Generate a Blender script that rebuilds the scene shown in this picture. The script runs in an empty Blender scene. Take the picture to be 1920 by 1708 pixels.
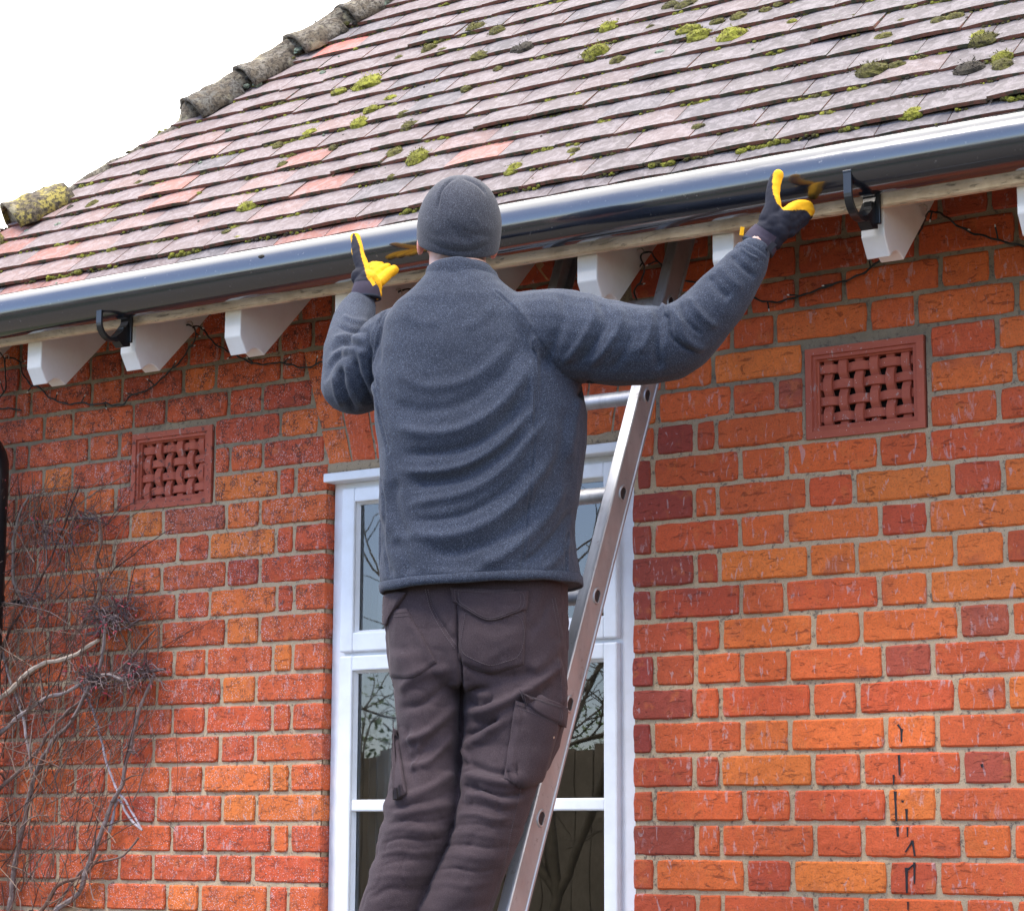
import bpy, bmesh, math, random
import numpy as np
from mathutils import Vector, Matrix
from mathutils.bvhtree import BVHTree
R = math.radians
random.seed(7); rng = np.random.default_rng(7)
SC = bpy.context.scene; COL = SC.collection
ZO = 1.64                                   # height of the measured course line above the ground
PW, PH, FPX = 1920.0, 1708.0, 4281.37       # the photograph's size and focal length in its pixels
YAW, PIT, ROL = 0.599053, 0.167108, 0.004601
# ---------------------------------------------------------------- camera
FW = np.array([-math.sin(YAW)*math.cos(PIT), math.cos(YAW)*math.cos(PIT), math.sin(PIT)])
r_ = np.cross(FW, [0, 0, 1]); r_ /= np.linalg.norm(r_); u_ = np.cross(r_, FW)
RT = r_*math.cos(ROL)+u_*math.sin(ROL); UP = -r_*math.sin(ROL)+u_*math.cos(ROL)
CAM = np.array([0, -4.436991, -0.040553+ZO])
cd = bpy.data.cameras.new('camera'); co = bpy.data.objects.new('camera', cd); COL.objects.link(co)
cd.sensor_width = 36; cd.lens = FPX/PW*36; cd.clip_start = .05; cd.clip_end = 500
co.matrix_world = Matrix(((RT[0], UP[0], -FW[0], CAM[0]), (RT[1], UP[1], -FW[1], CAM[1]), (RT[2], UP[2], -FW[2], CAM[2]), (0, 0, 0, 1)))
SC.camera = co
SC.view_settings.view_transform = 'Standard'; SC.view_settings.look = 'None'
SC.view_settings.gamma = 1; SC.view_settings.exposure = 0.74
# ---------------------------------------------------------------- sky: thin bright cloud with blue breaks, and a veiled sun
SUN_EL, SUN_AZ = R(60), R(212)              # azimuth measured clockwise from +Y
W = bpy.data.worlds.new('World'); SC.world = W; W.use_nodes = True
wn, wl = W.node_tree.nodes, W.node_tree.links
for n in list(wn): wn.remove(n)
wo = wn.new('ShaderNodeOutputWorld'); wb = wn.new('ShaderNodeBackground'); wb.inputs[1].default_value = .13
sky = wn.new('ShaderNodeTexSky'); sky.sky_type = 'NISHITA'; sky.sun_disc = False
sky.sun_elevation = SUN_EL; sky.sun_rotation = SUN_AZ; sky.air_density = 1.0; sky.dust_density = .6
tc = wn.new('ShaderNodeTexCoord'); nz = wn.new('ShaderNodeTexNoise'); nz.inputs['Scale'].default_value = 1.6
nz.inputs['Detail'].default_value = 6; nz.inputs['Roughness'].default_value = .55
dp = wn.new('ShaderNodeVectorMath'); dp.operation = 'DOT_PRODUCT'; dp.inputs[1].default_value = (.1, .85, .45)
ad = wn.new('ShaderNodeMath'); ad.operation = 'MULTIPLY_ADD'; ad.inputs[1].default_value = 1.1
rp = wn.new('ShaderNodeMapRange'); rp.inputs[1].default_value = .38; rp.inputs[2].default_value = 1.32
rp.inputs[3].default_value = .06; rp.inputs[4].default_value = 1
mx = wn.new('ShaderNodeMix'); mx.data_type = 'RGBA'; mx.inputs[7].default_value = (33, 31.3, 29.0, 1)
wl.new(tc.outputs['Generated'], nz.inputs['Vector']); wl.new(tc.outputs['Generated'], dp.inputs[0])
wl.new(nz.outputs[0], ad.inputs[0]); wl.new(dp.outputs['Value'], ad.inputs[2]); wl.new(ad.outputs[0], rp.inputs[0])
wl.new(rp.outputs[0], mx.inputs[0]); gm = wn.new('ShaderNodeMix'); gm.data_type = 'RGBA'; gm.blend_type = 'MULTIPLY'; gm.inputs[0].default_value = 1; gm.inputs[7].default_value = (1.35, 1.5, 1.85, 1); wl.new(sky.outputs[0], gm.inputs[6]); wl.new(gm.outputs[2], mx.inputs[6]); wl.new(mx.outputs[2], wb.inputs[0]); wl.new(wb.outputs[0], wo.inputs[0])
sl = bpy.data.lights.new('sun', 'SUN'); sl.energy = 2.7; sl.angle = R(14); sl.color = (1, .92, .82)
so = bpy.data.objects.new('sun', sl); COL.objects.link(so)
sd = Vector((math.sin(SUN_AZ)*math.cos(SUN_EL), math.cos(SUN_AZ)*math.cos(SUN_EL), math.sin(SUN_EL)))
so.rotation_euler = sd.to_track_quat('Z', 'Y').to_euler()
# ---------------------------------------------------------------- measuring helpers (photo pixel -> point in the place)
def ray(x, y): return FW + RT*((x-PW/2)/FPX) - UP*((y-PH/2)/FPX)
def atY(x, y, Y=0.0):
    d = ray(x, y); return CAM + d*((Y-CAM[1])/d[1])
def atX(x, y, X):
    d = ray(x, y); return CAM + d*((X-CAM[0])/d[0])
ER = np.array([math.cos(YAW), math.sin(YAW), 0]); EF = np.array([-math.sin(YAW), math.cos(YAW), 0])
def atT(x, y, t):
    d = ray(x, y); return CAM + d*(t/(d@EF))
def proj(P):
    d = np.asarray(P)-CAM; z = d@FW
    return np.stack([PW/2+FPX*(d@RT)/z, PH/2-FPX*(d@UP)/z], -1)
# ---------------------------------------------------------------- object helpers
def tag(o, label=None, cat=None, group=None, kind=None):
    if label: o['label'] = label
    if cat: o['category'] = cat
    if group: o['group'] = group
    if kind: o['kind'] = kind
    return o
def empty(name, loc=(0, 0, 0)):
    o = bpy.data.objects.new(name, None); COL.objects.link(o); o.location = loc; o.empty_display_size = .1; return o
def link(name, me, mat, parent=None, smooth=False):
    o = bpy.data.objects.new(name, me); COL.objects.link(o)
    if mat is not None:
        for m in (mat if isinstance(mat, (list, tuple)) else [mat]): me.materials.append(m)
    if parent is not None:
        o.parent = parent
        off = Vector((0, 0, 0)); p = parent
        while p is not None: off += p.location; p = p.parent
        o.location = -off
    if smooth: me.polygons.foreach_set('use_smooth', [True]*len(me.polygons))
    return o
class MB:
    """collects shapes into one mesh"""
    def __init__(s): s.v = []; s.f = []; s.c = []; s.n = 0; s.m = []
    def add(s, V, F, col=None, mi=0):
        V = np.asarray(V, float); s.v.append(V)
        s.f += [[i+s.n for i in f] for f in F]; s.m += [mi]*len(F)
        s.c.append(np.tile(np.array(list(col)+[1] if col is not None and len(col) == 3 else (col if col is not None else (1, 1, 1, 1)), float), (len(V), 1)))
        s.n += len(V)
    def box(s, x0, x1, y0, y1, z0, z1, col=None, bev=0, mi=0):
        if bev <= 0:
            V = [(x, y, z) for x in (x0, x1) for y in (y0, y1) for z in (z0, z1)]
            F = [(0, 1, 3, 2), (4, 6, 7, 5), (0, 4, 5, 1), (2, 3, 7, 6), (0, 2, 6, 4), (1, 5, 7, 3)]
            s.add(V, F, col, mi); return
        bm = bmesh.new(); bmesh.ops.create_cube(bm, size=1)
        for v in bm.verts: v.co = Vector(((x0+x1)/2+v.co.x*(x1-x0), (y0+y1)/2+v.co.y*(y1-y0), (z0+z1)/2+v.co.z*(z1-z0)))
        bmesh.ops.bevel(bm, geom=bm.edges[:], offset=bev, segments=2, affect='EDGES', profile=.5)
        bm.verts.index_update()
        s.add([v.co[:] for v in bm.verts], [[v.index for v in f.verts] for f in bm.faces], col, mi); bm.free()
    def prism(s, poly, axis, a, b, col=None, mi=0):
        """poly: list of 2D points; axis 'x': points are (y,z); extruded a..b"""
        n = len(poly); V = []
        for t in (a, b):
            for p in poly:
                V.append((t, p[0], p[1]) if axis == 'x' else ((p[0], t, p[1]) if axis == 'y' else (p[0], p[1], t)))
        F = [list(range(n))[::-1], list(range(n, 2*n))]+[(i, (i+1) % n, n+(i+1) % n, n+i) for i in range(n)]
        s.add(V, F, col, mi)
    def tube(s, pts, rad, seg=6, col=None, cap=True, mi=0):
        P = np.asarray(pts, float); n = len(P)
        rad = np.full(n, rad, float) if np.isscalar(rad) else np.asarray(rad, float)
        T = np.gradient(P, axis=0); T /= np.linalg.norm(T, axis=1)[:, None]+1e-9
        N = np.cross(T[0], [0, 0, 1.]);
        if np.linalg.norm(N) < 1e-3: N = np.cross(T[0], [1., 0, 0])
        N /= np.linalg.norm(N); a = np.arange(seg)*2*math.pi/seg; V = []
        for i in range(n):
            N = N-T[i]*(N@T[i]); N /= np.linalg.norm(N)+1e-9; B = np.cross(T[i], N)
            V.append(P[i]+rad[i]*(np.cos(a)[:, None]*N+np.sin(a)[:, None]*B))
        V = np.concatenate(V); F = []
        for i in range(n-1):
            for j in range(seg): F.append((i*seg+j, i*seg+(j+1) % seg, (i+1)*seg+(j+1) % seg, (i+1)*seg+j))
        if cap: F += [tuple(range(seg))[::-1], tuple((n-1)*seg+j for j in range(seg))]
        s.add(V, F, col, mi)
    def loft(s, rings, col=None, mi=0):
        n = len(rings); k = len(rings[0]); V = np.concatenate(rings); F = []
        for i in range(n-1):
            for j in range(k): F.append((i*k+j, i*k+(j+1) % k, (i+1)*k+(j+1) % k, (i+1)*k+j))
        F += [tuple(range(k))[::-1], tuple((n-1)*k+j for j in range(k))]
        s.add(V, F, col, mi)
    def ball(s, c, r, seg=10, col=None, M=None, mi=0):
        r = np.array([r]*3 if np.isscalar(r) else r, float); V = [(0, 0, 1.)]; F = []; h = seg//2
        for i in range(1, h):
            for j in range(seg):
                V.append((math.sin(math.pi*i/h)*math.cos(2*math.pi*j/seg), math.sin(math.pi*i/h)*math.sin(2*math.pi*j/seg), math.cos(math.pi*i/h)))
        V.append((0, 0, -1.)); L = len(V)-1
        for j in range(seg): F.append((0, 1+j, 1+(j+1) % seg)); F.append((L, 1+(h-2)*seg+(j+1) % seg, 1+(h-2)*seg+j))
        for i in range(h-2):
            for j in range(seg): F.append((1+i*seg+j, 1+(i+1)*seg+j, 1+(i+1)*seg+(j+1) % seg, 1+i*seg+(j+1) % seg))
        V = np.array(V)*r
        if M is not None: V = V@np.array(M).T
        s.add(V+np.array(c), F, col, mi)
    def mesh(s, name):
        me = bpy.data.meshes.new(name); V = np.concatenate(s.v)
        me.from_pydata(V.tolist(), [], s.f)
        a = me.color_attributes.new('bcol', 'FLOAT_COLOR', 'POINT'); a.data.foreach_set('color', np.concatenate(s.c).ravel())
        if any(s.m): me.polygons.foreach_set('material_index', s.m)
        me.update(); return me
    def build(s, name, mat, parent=None, smooth=False): return link(name, s.mesh(name), mat, parent, smooth)
def noise3(P, sc, seed=0):
    """cheap smooth value noise for arrays of points, -1..1"""
    P = np.asarray(P, float)*sc+seed*17.31; I = np.floor(P).astype(np.int64); f = P-I; f = f*f*(3-2*f); out = 0
    def h(i): 
        n = (i[:, 0]*374761393+i[:, 1]*668265263+i[:, 2]*2147483647) & 0x7fffffff
        n = ((n ^ (n >> 13))*1274126177) & 0x7fffffff; return ((n ^ (n >> 16)) & 0xffff)/32767.5-1
    for a in (0, 1):
        for b in (0, 1):
            for c in (0, 1):
                w = (f[:, 0] if a else 1-f[:, 0])*(f[:, 1] if b else 1-f[:, 1])*(f[:, 2] if c else 1-f[:, 2])
                out = out+w*h(I+np.array([a, b, c]))
    return out
def spline(pts, n):
    P = np.asarray(pts, float); m = len(P); d = np.r_[0, np.cumsum(np.linalg.norm(np.diff(P, axis=0), axis=1))]; t = np.linspace(0, d[-1], n)
    T = np.gradient(P, d, axis=0) if m > 2 else np.tile((P[1]-P[0])/d[-1], (2, 1)); out = []
    for x in t:
        i = min(np.searchsorted(d, x, side='right')-1, m-2); h = d[i+1]-d[i]; u = (x-d[i])/h
        out.append((2*u**3-3*u**2+1)*P[i]+(u**3-2*u**2+u)*h*T[i]+(-2*u**3+3*u**2)*P[i+1]+(u**3-u**2)*h*T[i+1])
    return np.array(out)
# ---------------------------------------------------------------- material helpers
class NT:
    def __init__(s, name, base=(.5, .5, .5), rough=.7, **kw):
        s.m = bpy.data.materials.new(name); s.m.use_nodes = True; s.t = s.m.node_tree; s.b = s.t.nodes['Principled BSDF']
        s.b.inputs['Base Color'].default_value = (*base, 1); s.b.inputs['Roughness'].default_value = rough
        for k, v in kw.items(): s.b.inputs[k.replace('_', ' ')].default_value = v
        s.co = s.t.nodes.new('ShaderNodeTexCoord').outputs['Object']
    def n(s, typ, **kw):
        n = s.t.nodes.new(typ)
        for k, v in kw.items(): setattr(n, k, v)
        return n
    def l(s, a, b): s.t.links.new(a, b)
    def map(s, scale=(1, 1, 1), rot=(0, 0, 0)):
        m = s.n('ShaderNodeMapping'); m.inputs['Scale'].default_value = scale; m.inputs['Rotation'].default_value = rot; s.l(s.co, m.inputs[0]); return m.outputs[0]
    def noise(s, sc, det=4, rough=.55, vec=None, dist=0):
        n = s.n('ShaderNodeTexNoise'); n.inputs['Scale'].default_value = sc; n.inputs['Detail'].default_value = det
        n.inputs['Roughness'].default_value = rough; n.inputs['Distortion'].default_value = dist; s.l(vec if vec is not None else s.co, n.inputs['Vector']); return n.outputs[0]
    def voro(s, sc, feat='F1', vec=None, out='Distance'):
        n = s.n('ShaderNodeTexVoronoi', feature=feat); n.inputs['Scale'].default_value = sc; s.l(vec if vec is not None else s.co, n.inputs['Vector']); return n.outputs[out]
    def rng(s, src, a, b, c=0, d=1, smooth=False):
        n = s.n('ShaderNodeMapRange'); n.inputs[1].default_value = a; n.inputs[2].default_value = b; n.inputs[3].default_value = c; n.inputs[4].default_value = d
        if smooth: n.interpolation_type = 'SMOOTHSTEP'
        s.l(src, n.inputs[0]); return n.outputs[0]
    def math(s, op, a, b=None):
        n = s.n('ShaderNodeMath', operation=op)
        for i, x in enumerate((a, b)):
            if x is None: continue
            if isinstance(x, (int, float)): n.inputs[i].default_value = x
            else: s.l(x, n.inputs[i])
        return n.outputs[0]
    def mix(s, f, a, b, mode='MIX'):
        n = s.n('ShaderNodeMix', data_type='RGBA', blend_type=mode)
        for i, x in ((0, f), (6, a), (7, b)):
            if isinstance(x, (int, float)): n.inputs[i].default_value = x
            elif isinstance(x, (tuple, list)): n.inputs[i].default_value = (*x, 1) if len(x) == 3 else x
            else: s.l(x, n.inputs[i])
        return n.outputs[2]
    def attr(s): n = s.n('ShaderNodeAttribute', attribute_name='bcol'); return n.outputs['Color']
    def sep(s): n = s.n('ShaderNodeSeparateXYZ'); s.l(s.co, n.inputs[0]); return n.outputs
    def col(s, x): s.l(x, s.b.inputs['Base Color'])
    def bump(s, h, st=.3, dist=.002):
        n = s.n('ShaderNodeBump'); n.inputs['Strength'].default_value = st; n.inputs['Distance'].default_value = dist; s.l(h, n.inputs['Height']); s.l(n.outputs[0], s.b.inputs['Normal'])
# ---------------------------------------------------------------- materials
M = {}
def mk_brick():
    t = NT('brick', rough=.82); a = t.attr(); s = t.sep()
    n1 = t.noise(9, 3); n2 = t.noise(60, 5, .65); n3 = t.noise(260, 3, .6)
    c = t.mix(t.rng(n1, .56, .72, 0, .5, True), a, (.20, .05, .045))
    c = t.mix(t.rng(n2, .35, .75, .45, 0), c, t.mix(1, a, (.62, .55, .5), 'MULTIPLY'))
    c = t.mix(t.rng(t.noise(23, 3), .56, .68, 0, .35, True), c, (.62, .17, .04))
    c = t.mix(t.rng(n3, .25, .5, .5, 0), c, (.09, .03, .02)); c = t.mix(t.rng(t.noise(1, 5, .7, t.map((22, 22, 70)), 1.5), .61, .65, 0, .5), c, (.16, .03, .015))
    # pale lime scratches and runs, mostly upright
    v = t.map((75, 75, 22), (0, R(14), 0)); e = t.noise(1, 4, .62, v, .6); e2 = t.noise(4.3, 2)
    k = t.math('MULTIPLY', t.rng(e, .57, .64), t.rng(e2, .44, .62)); k = t.math('MULTIPLY', k, t.rng(n3, .35, .5))
    v2 = t.map((62, 62, 24), (0, R(-32), 0)); e3 = t.noise(1, 3, .6, v2, .8)
    k = t.math('MAXIMUM', k, t.math('MULTIPLY', t.rng(e3, .63, .67), .9))
    c = t.mix(t.math('MULTIPLY', k, .5), c, (.50, .40, .40))
    # white flecks left of the window
    lx = t.rng(s[0], -3.45, -3.62)
    f1 = t.math('MULTIPLY', t.rng(t.voro(210), .30, .20), t.rng(t.noise(19, 4), .42, .54))
    c = t.mix(t.math('MULTIPLY', t.math('MULTIPLY', f1, lx), .72), c, (.66, .60, .62))
    # black star shaped creeper feet, densest under the eaves on the left
    d1 = t.rng(t.voro(120, 'DISTANCE_TO_EDGE', t.noise_vec(60, .02)), .15, .06); d2 = t.rng(t.noise(30, 5, .72), .50, .54)
    dz = t.rng(s[2], ZO+.2, ZO+1.15, .55, 1); d3 = t.math('MULTIPLY', t.math('MULTIPLY', d1, d2), t.math('MULTIPLY', lx, dz))
    c = t.mix(t.math('MULTIPLY', d3, .88), c, (.035, .02, .02))
    # mottled darker red towards the eaves
    ev_ = t.math('MULTIPLY', t.rng(s[2], ZO+.92, ZO+1.12), t.rng(t.noise(14, 4, .6), .3, .75, .15, .75))
    c = t.mix(t.math('MULTIPLY', ev_, .55), c, (.16, .025, .012))
    t.col(c)
    h = t.math('ADD', t.math('MULTIPLY', n2, .8), t.math('MULTIPLY', n3, .5)); cr = t.noise(1, 5, .7, t.map((22, 22, 70)), 1.5)
    t.bump(t.math('ADD', h, t.rng(cr, .60, .64, 0, -1.1)), .75, .0032); return t.m
def _nv(self, sc, amt):
    n = self.n('ShaderNodeTexNoise'); n.inputs['Scale'].default_value = sc; self.l(self.co, n.inputs['Vector'])
    m = self.n('ShaderNodeVectorMath', operation='MULTIPLY_ADD'); m.inputs[1].default_value = (amt,)*3; self.l(n.outputs['Color'], m.inputs[0]); self.l(self.co, m.inputs[2]); return m.outputs[0]
NT.noise_vec = _nv
M['brick'] = mk_brick()
def mk_mortar():
    t = NT('mortar', rough=.95); s = t.sep(); n1 = t.noise(40, 5, .6); n2 = t.noise(420, 3, .6); n3 = t.noise(7, 3)
    c = t.mix(n1, (.32, .215, .115), (.48, .35, .205)); c = t.mix(t.rng(n2, .35, .62), c, (.50, .39, .26))
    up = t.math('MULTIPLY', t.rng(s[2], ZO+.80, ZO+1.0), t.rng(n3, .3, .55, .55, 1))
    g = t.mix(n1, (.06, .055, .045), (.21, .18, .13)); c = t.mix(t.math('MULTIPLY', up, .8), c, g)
    c = t.mix(t.rng(t.noise(75, 5, .75), .56, .62, 0, .8), c, (.10, .08, .065)); t.col(c)
    t.bump(t.math('ADD', n2, n1), .6, .002); return t.m
M['mortar'] = mk_mortar()
def mk_terra():
    t = NT('terracotta', (.36, .085, .055), .8); s = t.sep(); n1 = t.noise(30, 4); n2 = t.noise(300, 3)
    c = t.mix(n1, (.34, .070, .040), (.48, .118, .066)); e = t.noise(1, 4, .65, t.map((60, 60, 30), (0, R(20), 0)), .8)
    c = t.mix(t.rng(e, .62, .67, 0, .6), c, (.42, .36, .33)); c = t.mix(t.rng(t.voro(90), .09, .06, 0, .8), c, (.75, .72, .7))
    l = t.rng(s[0], -3.6, -3.9); c = t.mix(t.math('MULTIPLY', l, t.rng(t.noise(45, 5, .75), .56, .62, 0, .8)), c, (.045, .03, .03)); t.col(c); t.bump(n2, .25, .001); return t.m
M['terracotta'] = mk_terra()
def mk_tile():
    t = NT('roof_tile', rough=.86); a = t.attr(); s = t.sep(); v = t.map((1, .7, .7), (R(-45), 0, 0)); n1 = t.noise(28, 5, .65, None, 1.2); n2 = t.noise(190, 4, .6); n3 = t.noise(6, 3)
    c = t.mix(t.rng(n1, .42, .62, 0, .75, True), a, t.mix(.45, a, (.34, .30, .305)))
    c = t.mix(t.rng(t.noise(47, 5, .7, None, 2), .57, .63, 0, .55), c, (.085, .07, .078))
    c = t.mix(t.rng(n2, .28, .5, .45, 0), c, (.07, .05, .05)); c = t.mix(t.rng(t.voro(40), .05, .03, 0, .8), c, (.55, .56, .5))
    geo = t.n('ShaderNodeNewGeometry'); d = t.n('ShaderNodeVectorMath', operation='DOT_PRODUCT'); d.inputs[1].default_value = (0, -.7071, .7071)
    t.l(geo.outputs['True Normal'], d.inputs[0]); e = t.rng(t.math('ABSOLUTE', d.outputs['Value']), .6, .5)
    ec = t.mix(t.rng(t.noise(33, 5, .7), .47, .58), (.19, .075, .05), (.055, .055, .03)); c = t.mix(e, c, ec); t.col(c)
    t.bump(t.math('ADD', n2, n1), .5, .002); return t.m
M['tile'] = mk_tile()
def mk_hip():
    t = NT('hip_tile', rough=.95); a = t.attr(); n1 = t.noise(26, 6, .7); n2 = t.noise(95, 5, .75)
    c = t.mix(t.rng(n1, .42, .56, 0, 1, True), a, (.115, .09, .06)); c = t.mix(t.rng(n2, .48, .56, 0, .9), c, (.035, .026, .018))
    c = t.mix(t.rng(t.noise(15, 4), .56, .64, 0, .6), c, (.40, .35, .22)); t.col(c); t.bump(t.math('ADD', n1, n2), 1, .006); return t.m
M['hip'] = mk_hip()
def mk_paint(name, base, dirt, amt, b=.25, cracks=False):
    t = NT(name, base, .45); n1 = t.noise(12, 5, .6); n2 = t.noise(90, 5, .65)
    c = t.mix(t.rng(n1, .45, .75, 0, amt), base, dirt); c = t.mix(t.rng(t.voro(70), .035, .02, 0, .5), c, (.2, .19, .18)); h = n2
    if cracks:
        cr = t.noise(1, 6, .75, t.map((14, 60, 60)), 2.2); k = t.rng(cr, .57, .64)
        c = t.mix(t.math('MULTIPLY', k, .62), c, (.20, .165, .11)); c = t.mix(t.rng(cr, .675, .70, 0, .85), c, (.02, .017, .012)); h = t.math('SUBTRACT', n2, t.math('MULTIPLY', k, 1.2))
    t.col(c); t.bump(h, b, .0015); return t.m
M['white'] = mk_paint('white_window_paint', (.80, .82, .85), (.62, .62, .60), .5, .12)
M['rafter'] = mk_paint('white_rafter_paint', (.80, .79, .77), (.62, .56, .50), .35, .3)
M['fascia'] = mk_paint('flaking_cream_paint', (.74, .64, .49), (.42, .32, .20), .9, .9, True)
def mk_gutter():
    t = NT('gutter_plastic', (.006, .010, .018), .13, Coat_Weight=.5, Coat_Roughness=.05); t.b.inputs['IOR'].default_value = 1.85
    n = t.noise(1, 5, .7, t.map((8, 60, 60))); n2 = t.noise(170, 3)
    t.l(t.rng(n, .35, .75, .10, .27), t.b.inputs['Roughness']); c = t.mix(t.rng(t.noise(80, 5, .8), .64, .70, 0, .6), (.006, .010, .018), (.25, .24, .22)); t.col(c)
    t.bump(t.noise(5, 2), .05, .004); return t.m
M['gutter'] = mk_gutter()
def mk_simple(name, base, rough, amt=.4, sc=40, bmp=.2, dark=.5, **kw):
    t = NT(name, base, rough, **kw); n = t.noise(sc, 4); t.col(t.mix(t.rng(n, .3, .7, 0, amt), base, tuple(x*dark for x in base))); 
    if bmp: t.bump(n, bmp, .002)
    return t.m
M['blackpl'] = mk_simple('black_bracket_plastic', (.012, .013, .015), .28, .3)
M['screw'] = mk_simple('zinc_screw', (.55, .5, .42), .4, Metallic=.8)
M['cable'] = mk_simple('dark_green_cable', (.008, .018, .018), .5, bmp=0)
M['bulb'] = mk_simple('clear_bulb', (.75, .75, .72), .15, bmp=0)
def mk_alu():
    t = NT('aluminium', (.45, .46, .48), .5, Metallic=.75); n = t.noise(1, 4, .6, t.map((60, 14, 5), (R(24), 0, 0))); n2 = t.noise(30, 5, .7)
    c = t.mix(t.rng(n, .3, .7), (.30, .305, .32), (.44, .45, .47)); c = t.mix(t.rng(n2, .6, .7, 0, .7), c, (.22, .18, .15)); c = t.mix(t.rng(t.voro(60), .06, .04, 0, .8), c, (.05, .05, .05)); t.col(c)
    t.l(t.rng(n2, .3, .7, .42, .6), t.b.inputs['Roughness']); t.bump(n, .15, .001); return t.m
M['alu'] = mk_alu()
M['hollow_shade'] = mk_simple('rung_shade_disc', (.01, .01, .012), .6, bmp=0)
def mk_glass():
    m = bpy.data.materials.new('window_glass'); m.use_nodes = True; t = m.node_tree; t.nodes.clear()
    o = t.nodes.new('ShaderNodeOutputMaterial'); g = t.nodes.new('ShaderNodeBsdfGlossy'); tr = t.nodes.new('ShaderNodeBsdfTransparent'); mx = t.nodes.new('ShaderNodeMixShader'); f = t.nodes.new('ShaderNodeFresnel')
    f.inputs[0].default_value = 2.1; g.inputs['Roughness'].default_value = .01; tr.inputs[0].default_value = (.86, .9, .9, 1)
    n = t.nodes.new('ShaderNodeTexNoise'); n.inputs['Scale'].default_value = 3; b = t.nodes.new('ShaderNodeBump'); b.inputs['Strength'].default_value = .05; b.inputs['Distance'].default_value = .01
    c = t.nodes.new('ShaderNodeTexCoord'); t.links.new(c.outputs['Object'], n.inputs[0]); t.links.new(n.outputs[0], b.inputs['Height']); t.links.new(b.outputs[0], g.inputs['Normal'])
    t.links.new(f.outputs[0], mx.inputs[0]); t.links.new(tr.outputs[0], mx.inputs[1]); t.links.new(g.outputs[0], mx.inputs[2]); t.links.new(mx.outputs[0], o.inputs[0]); return m
M['glass'] = mk_glass()
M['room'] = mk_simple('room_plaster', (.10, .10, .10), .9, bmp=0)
M['curtain'] = mk_simple('curtain_cloth', (.50, .52, .54), .9, .3, 8, .2, .8)
M['shade_fill'] = mk_simple('duct_shade', (.012, .008, .007), .9, bmp=0)
def mk_cloth(name, lo, hi, fleck, sc, rough=.95, sheen=.4, weave=0, sh=(1, 1, 1)):
    t = NT(name, lo, rough, Sheen_Weight=sheen, Sheen_Roughness=.45); t.b.inputs['Sheen Tint'].default_value = (*sh, 1)
    n1 = t.noise(sc, 2, .7); n2 = t.noise(6, 3); c = t.mix(t.rng(n1, .36, .66), lo, hi); c = t.mix(t.rng(t.noise(sc*1.3, 1), .62, .7, 0, .7), c, fleck)
    c = t.mix(t.rng(n2, .35, .7, 0, .3), c, tuple(x*.75 for x in lo)); t.col(c); t.bump(n1 if not weave else t.math('ADD', n1, t.noise(weave, 4)), .5, .0016); return t.m
M['fleece'] = mk_cloth('grey_blue_fleece', (.007, .0105, .021), (.038, .050, .080), (.16, .185, .24), 480, sheen=.08, sh=(.8, .88, 1))
M['fleece_trim'] = mk_cloth('dark_fleece_binding', (.04, .05, .075), (.07, .085, .12), (.12, .14, .18), 500, sheen=.2)
M['trouser'] = mk_cloth('brown_grey_cotton', (.021, .0105, .0135), (.046, .028, .034), (.08, .06, .068), 620, .9, .05, 60, (1, .92, 1))
M['stitch'] = mk_simple('stitching', (.085, .065, .072), .9, bmp=0)
M['beanie'] = mk_cloth('grey_knit', (.017, .019, .028), (.058, .062, .080), (.14, .145, .175), 420, sheen=.07)
def mk_skin():
    t = NT('skin', (.66, .40, .31), .5); t.b.inputs['Subsurface Weight'].default_value = .12; t.b.inputs['Subsurface Radius'].default_value = (.01, .004, .002)
    a = t.attr(); n = t.noise(60, 4); t.col(t.mix(t.rng(n, .4, .7, 0, .3), a, t.mix(1, a, (.85, .6, .55), 'MULTIPLY'))); t.bump(t.noise(300, 3), .15, .001); return t.m
M['skin'] = mk_skin()
def mk_glove():
    t = NT('glove_fabric', rough=.8); t.b.inputs['Specular IOR Level'].default_value = .25; a = t.attr(); n = t.noise(400, 3); n2 = t.noise(30, 4)
    t.col(t.mix(t.rng(n2, .4, .7, 0, .35), a, t.mix(1, a, (.6, .5, .4), 'MULTIPLY'))); t.bump(t.math('ADD', n, n2), .4, .0014); return t.m
M['glove'] = mk_glove()
def mk_moss():
    t = NT('moss', rough=1); n = t.noise(75, 4, .7); a = t.attr()
    t.col(t.mix(t.rng(n, .38, .6), t.mix(1, a, (.30, .26, .25), 'MULTIPLY'), a)); t.bump(t.noise(350, 3, .7), 1, .004); return t.m
M['moss'] = mk_moss()
M['leaf'] = mk_simple('leaf_green', (.075, .135, .025), .55, .6, 3, 0, .45)
M['bark'] = mk_simple('bark', (.10, .085, .062), .9, .6, 20, .6, .4)
def mk_twig():
    t = NT('twig', rough=.8); a = t.attr(); t.col(t.mix(t.rng(t.noise(90, 4), .4, .7, 0, .6), a, t.mix(1, a, (.4, .35, .3), 'MULTIPLY'))); return t.m
M['twig'] = mk_twig()
M['fence'] = mk_simple('weathered_fence_wood', (.135, .115, .09), .9, .6, 6, .4, .5)
M['grass'] = mk_simple('lawn', (.035, .042, .02), 1, .6, 6, .5, .5)
M['paving'] = mk_simple('stone_paving', (.075, .065, .052), .9, .5, 9, .4, .6)
M['boot'] = mk_simple('worn_leather', (.10, .06, .035), .6, .5, 20, .3)
M['tar'] = mk_simple('dark_paint_drip', (.012, .012, .016), .35, bmp=0)
M['deadleaf'] = mk_simple('dead_leaf', (.42, .20, .09), .8, .5, 60, .3)
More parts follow.
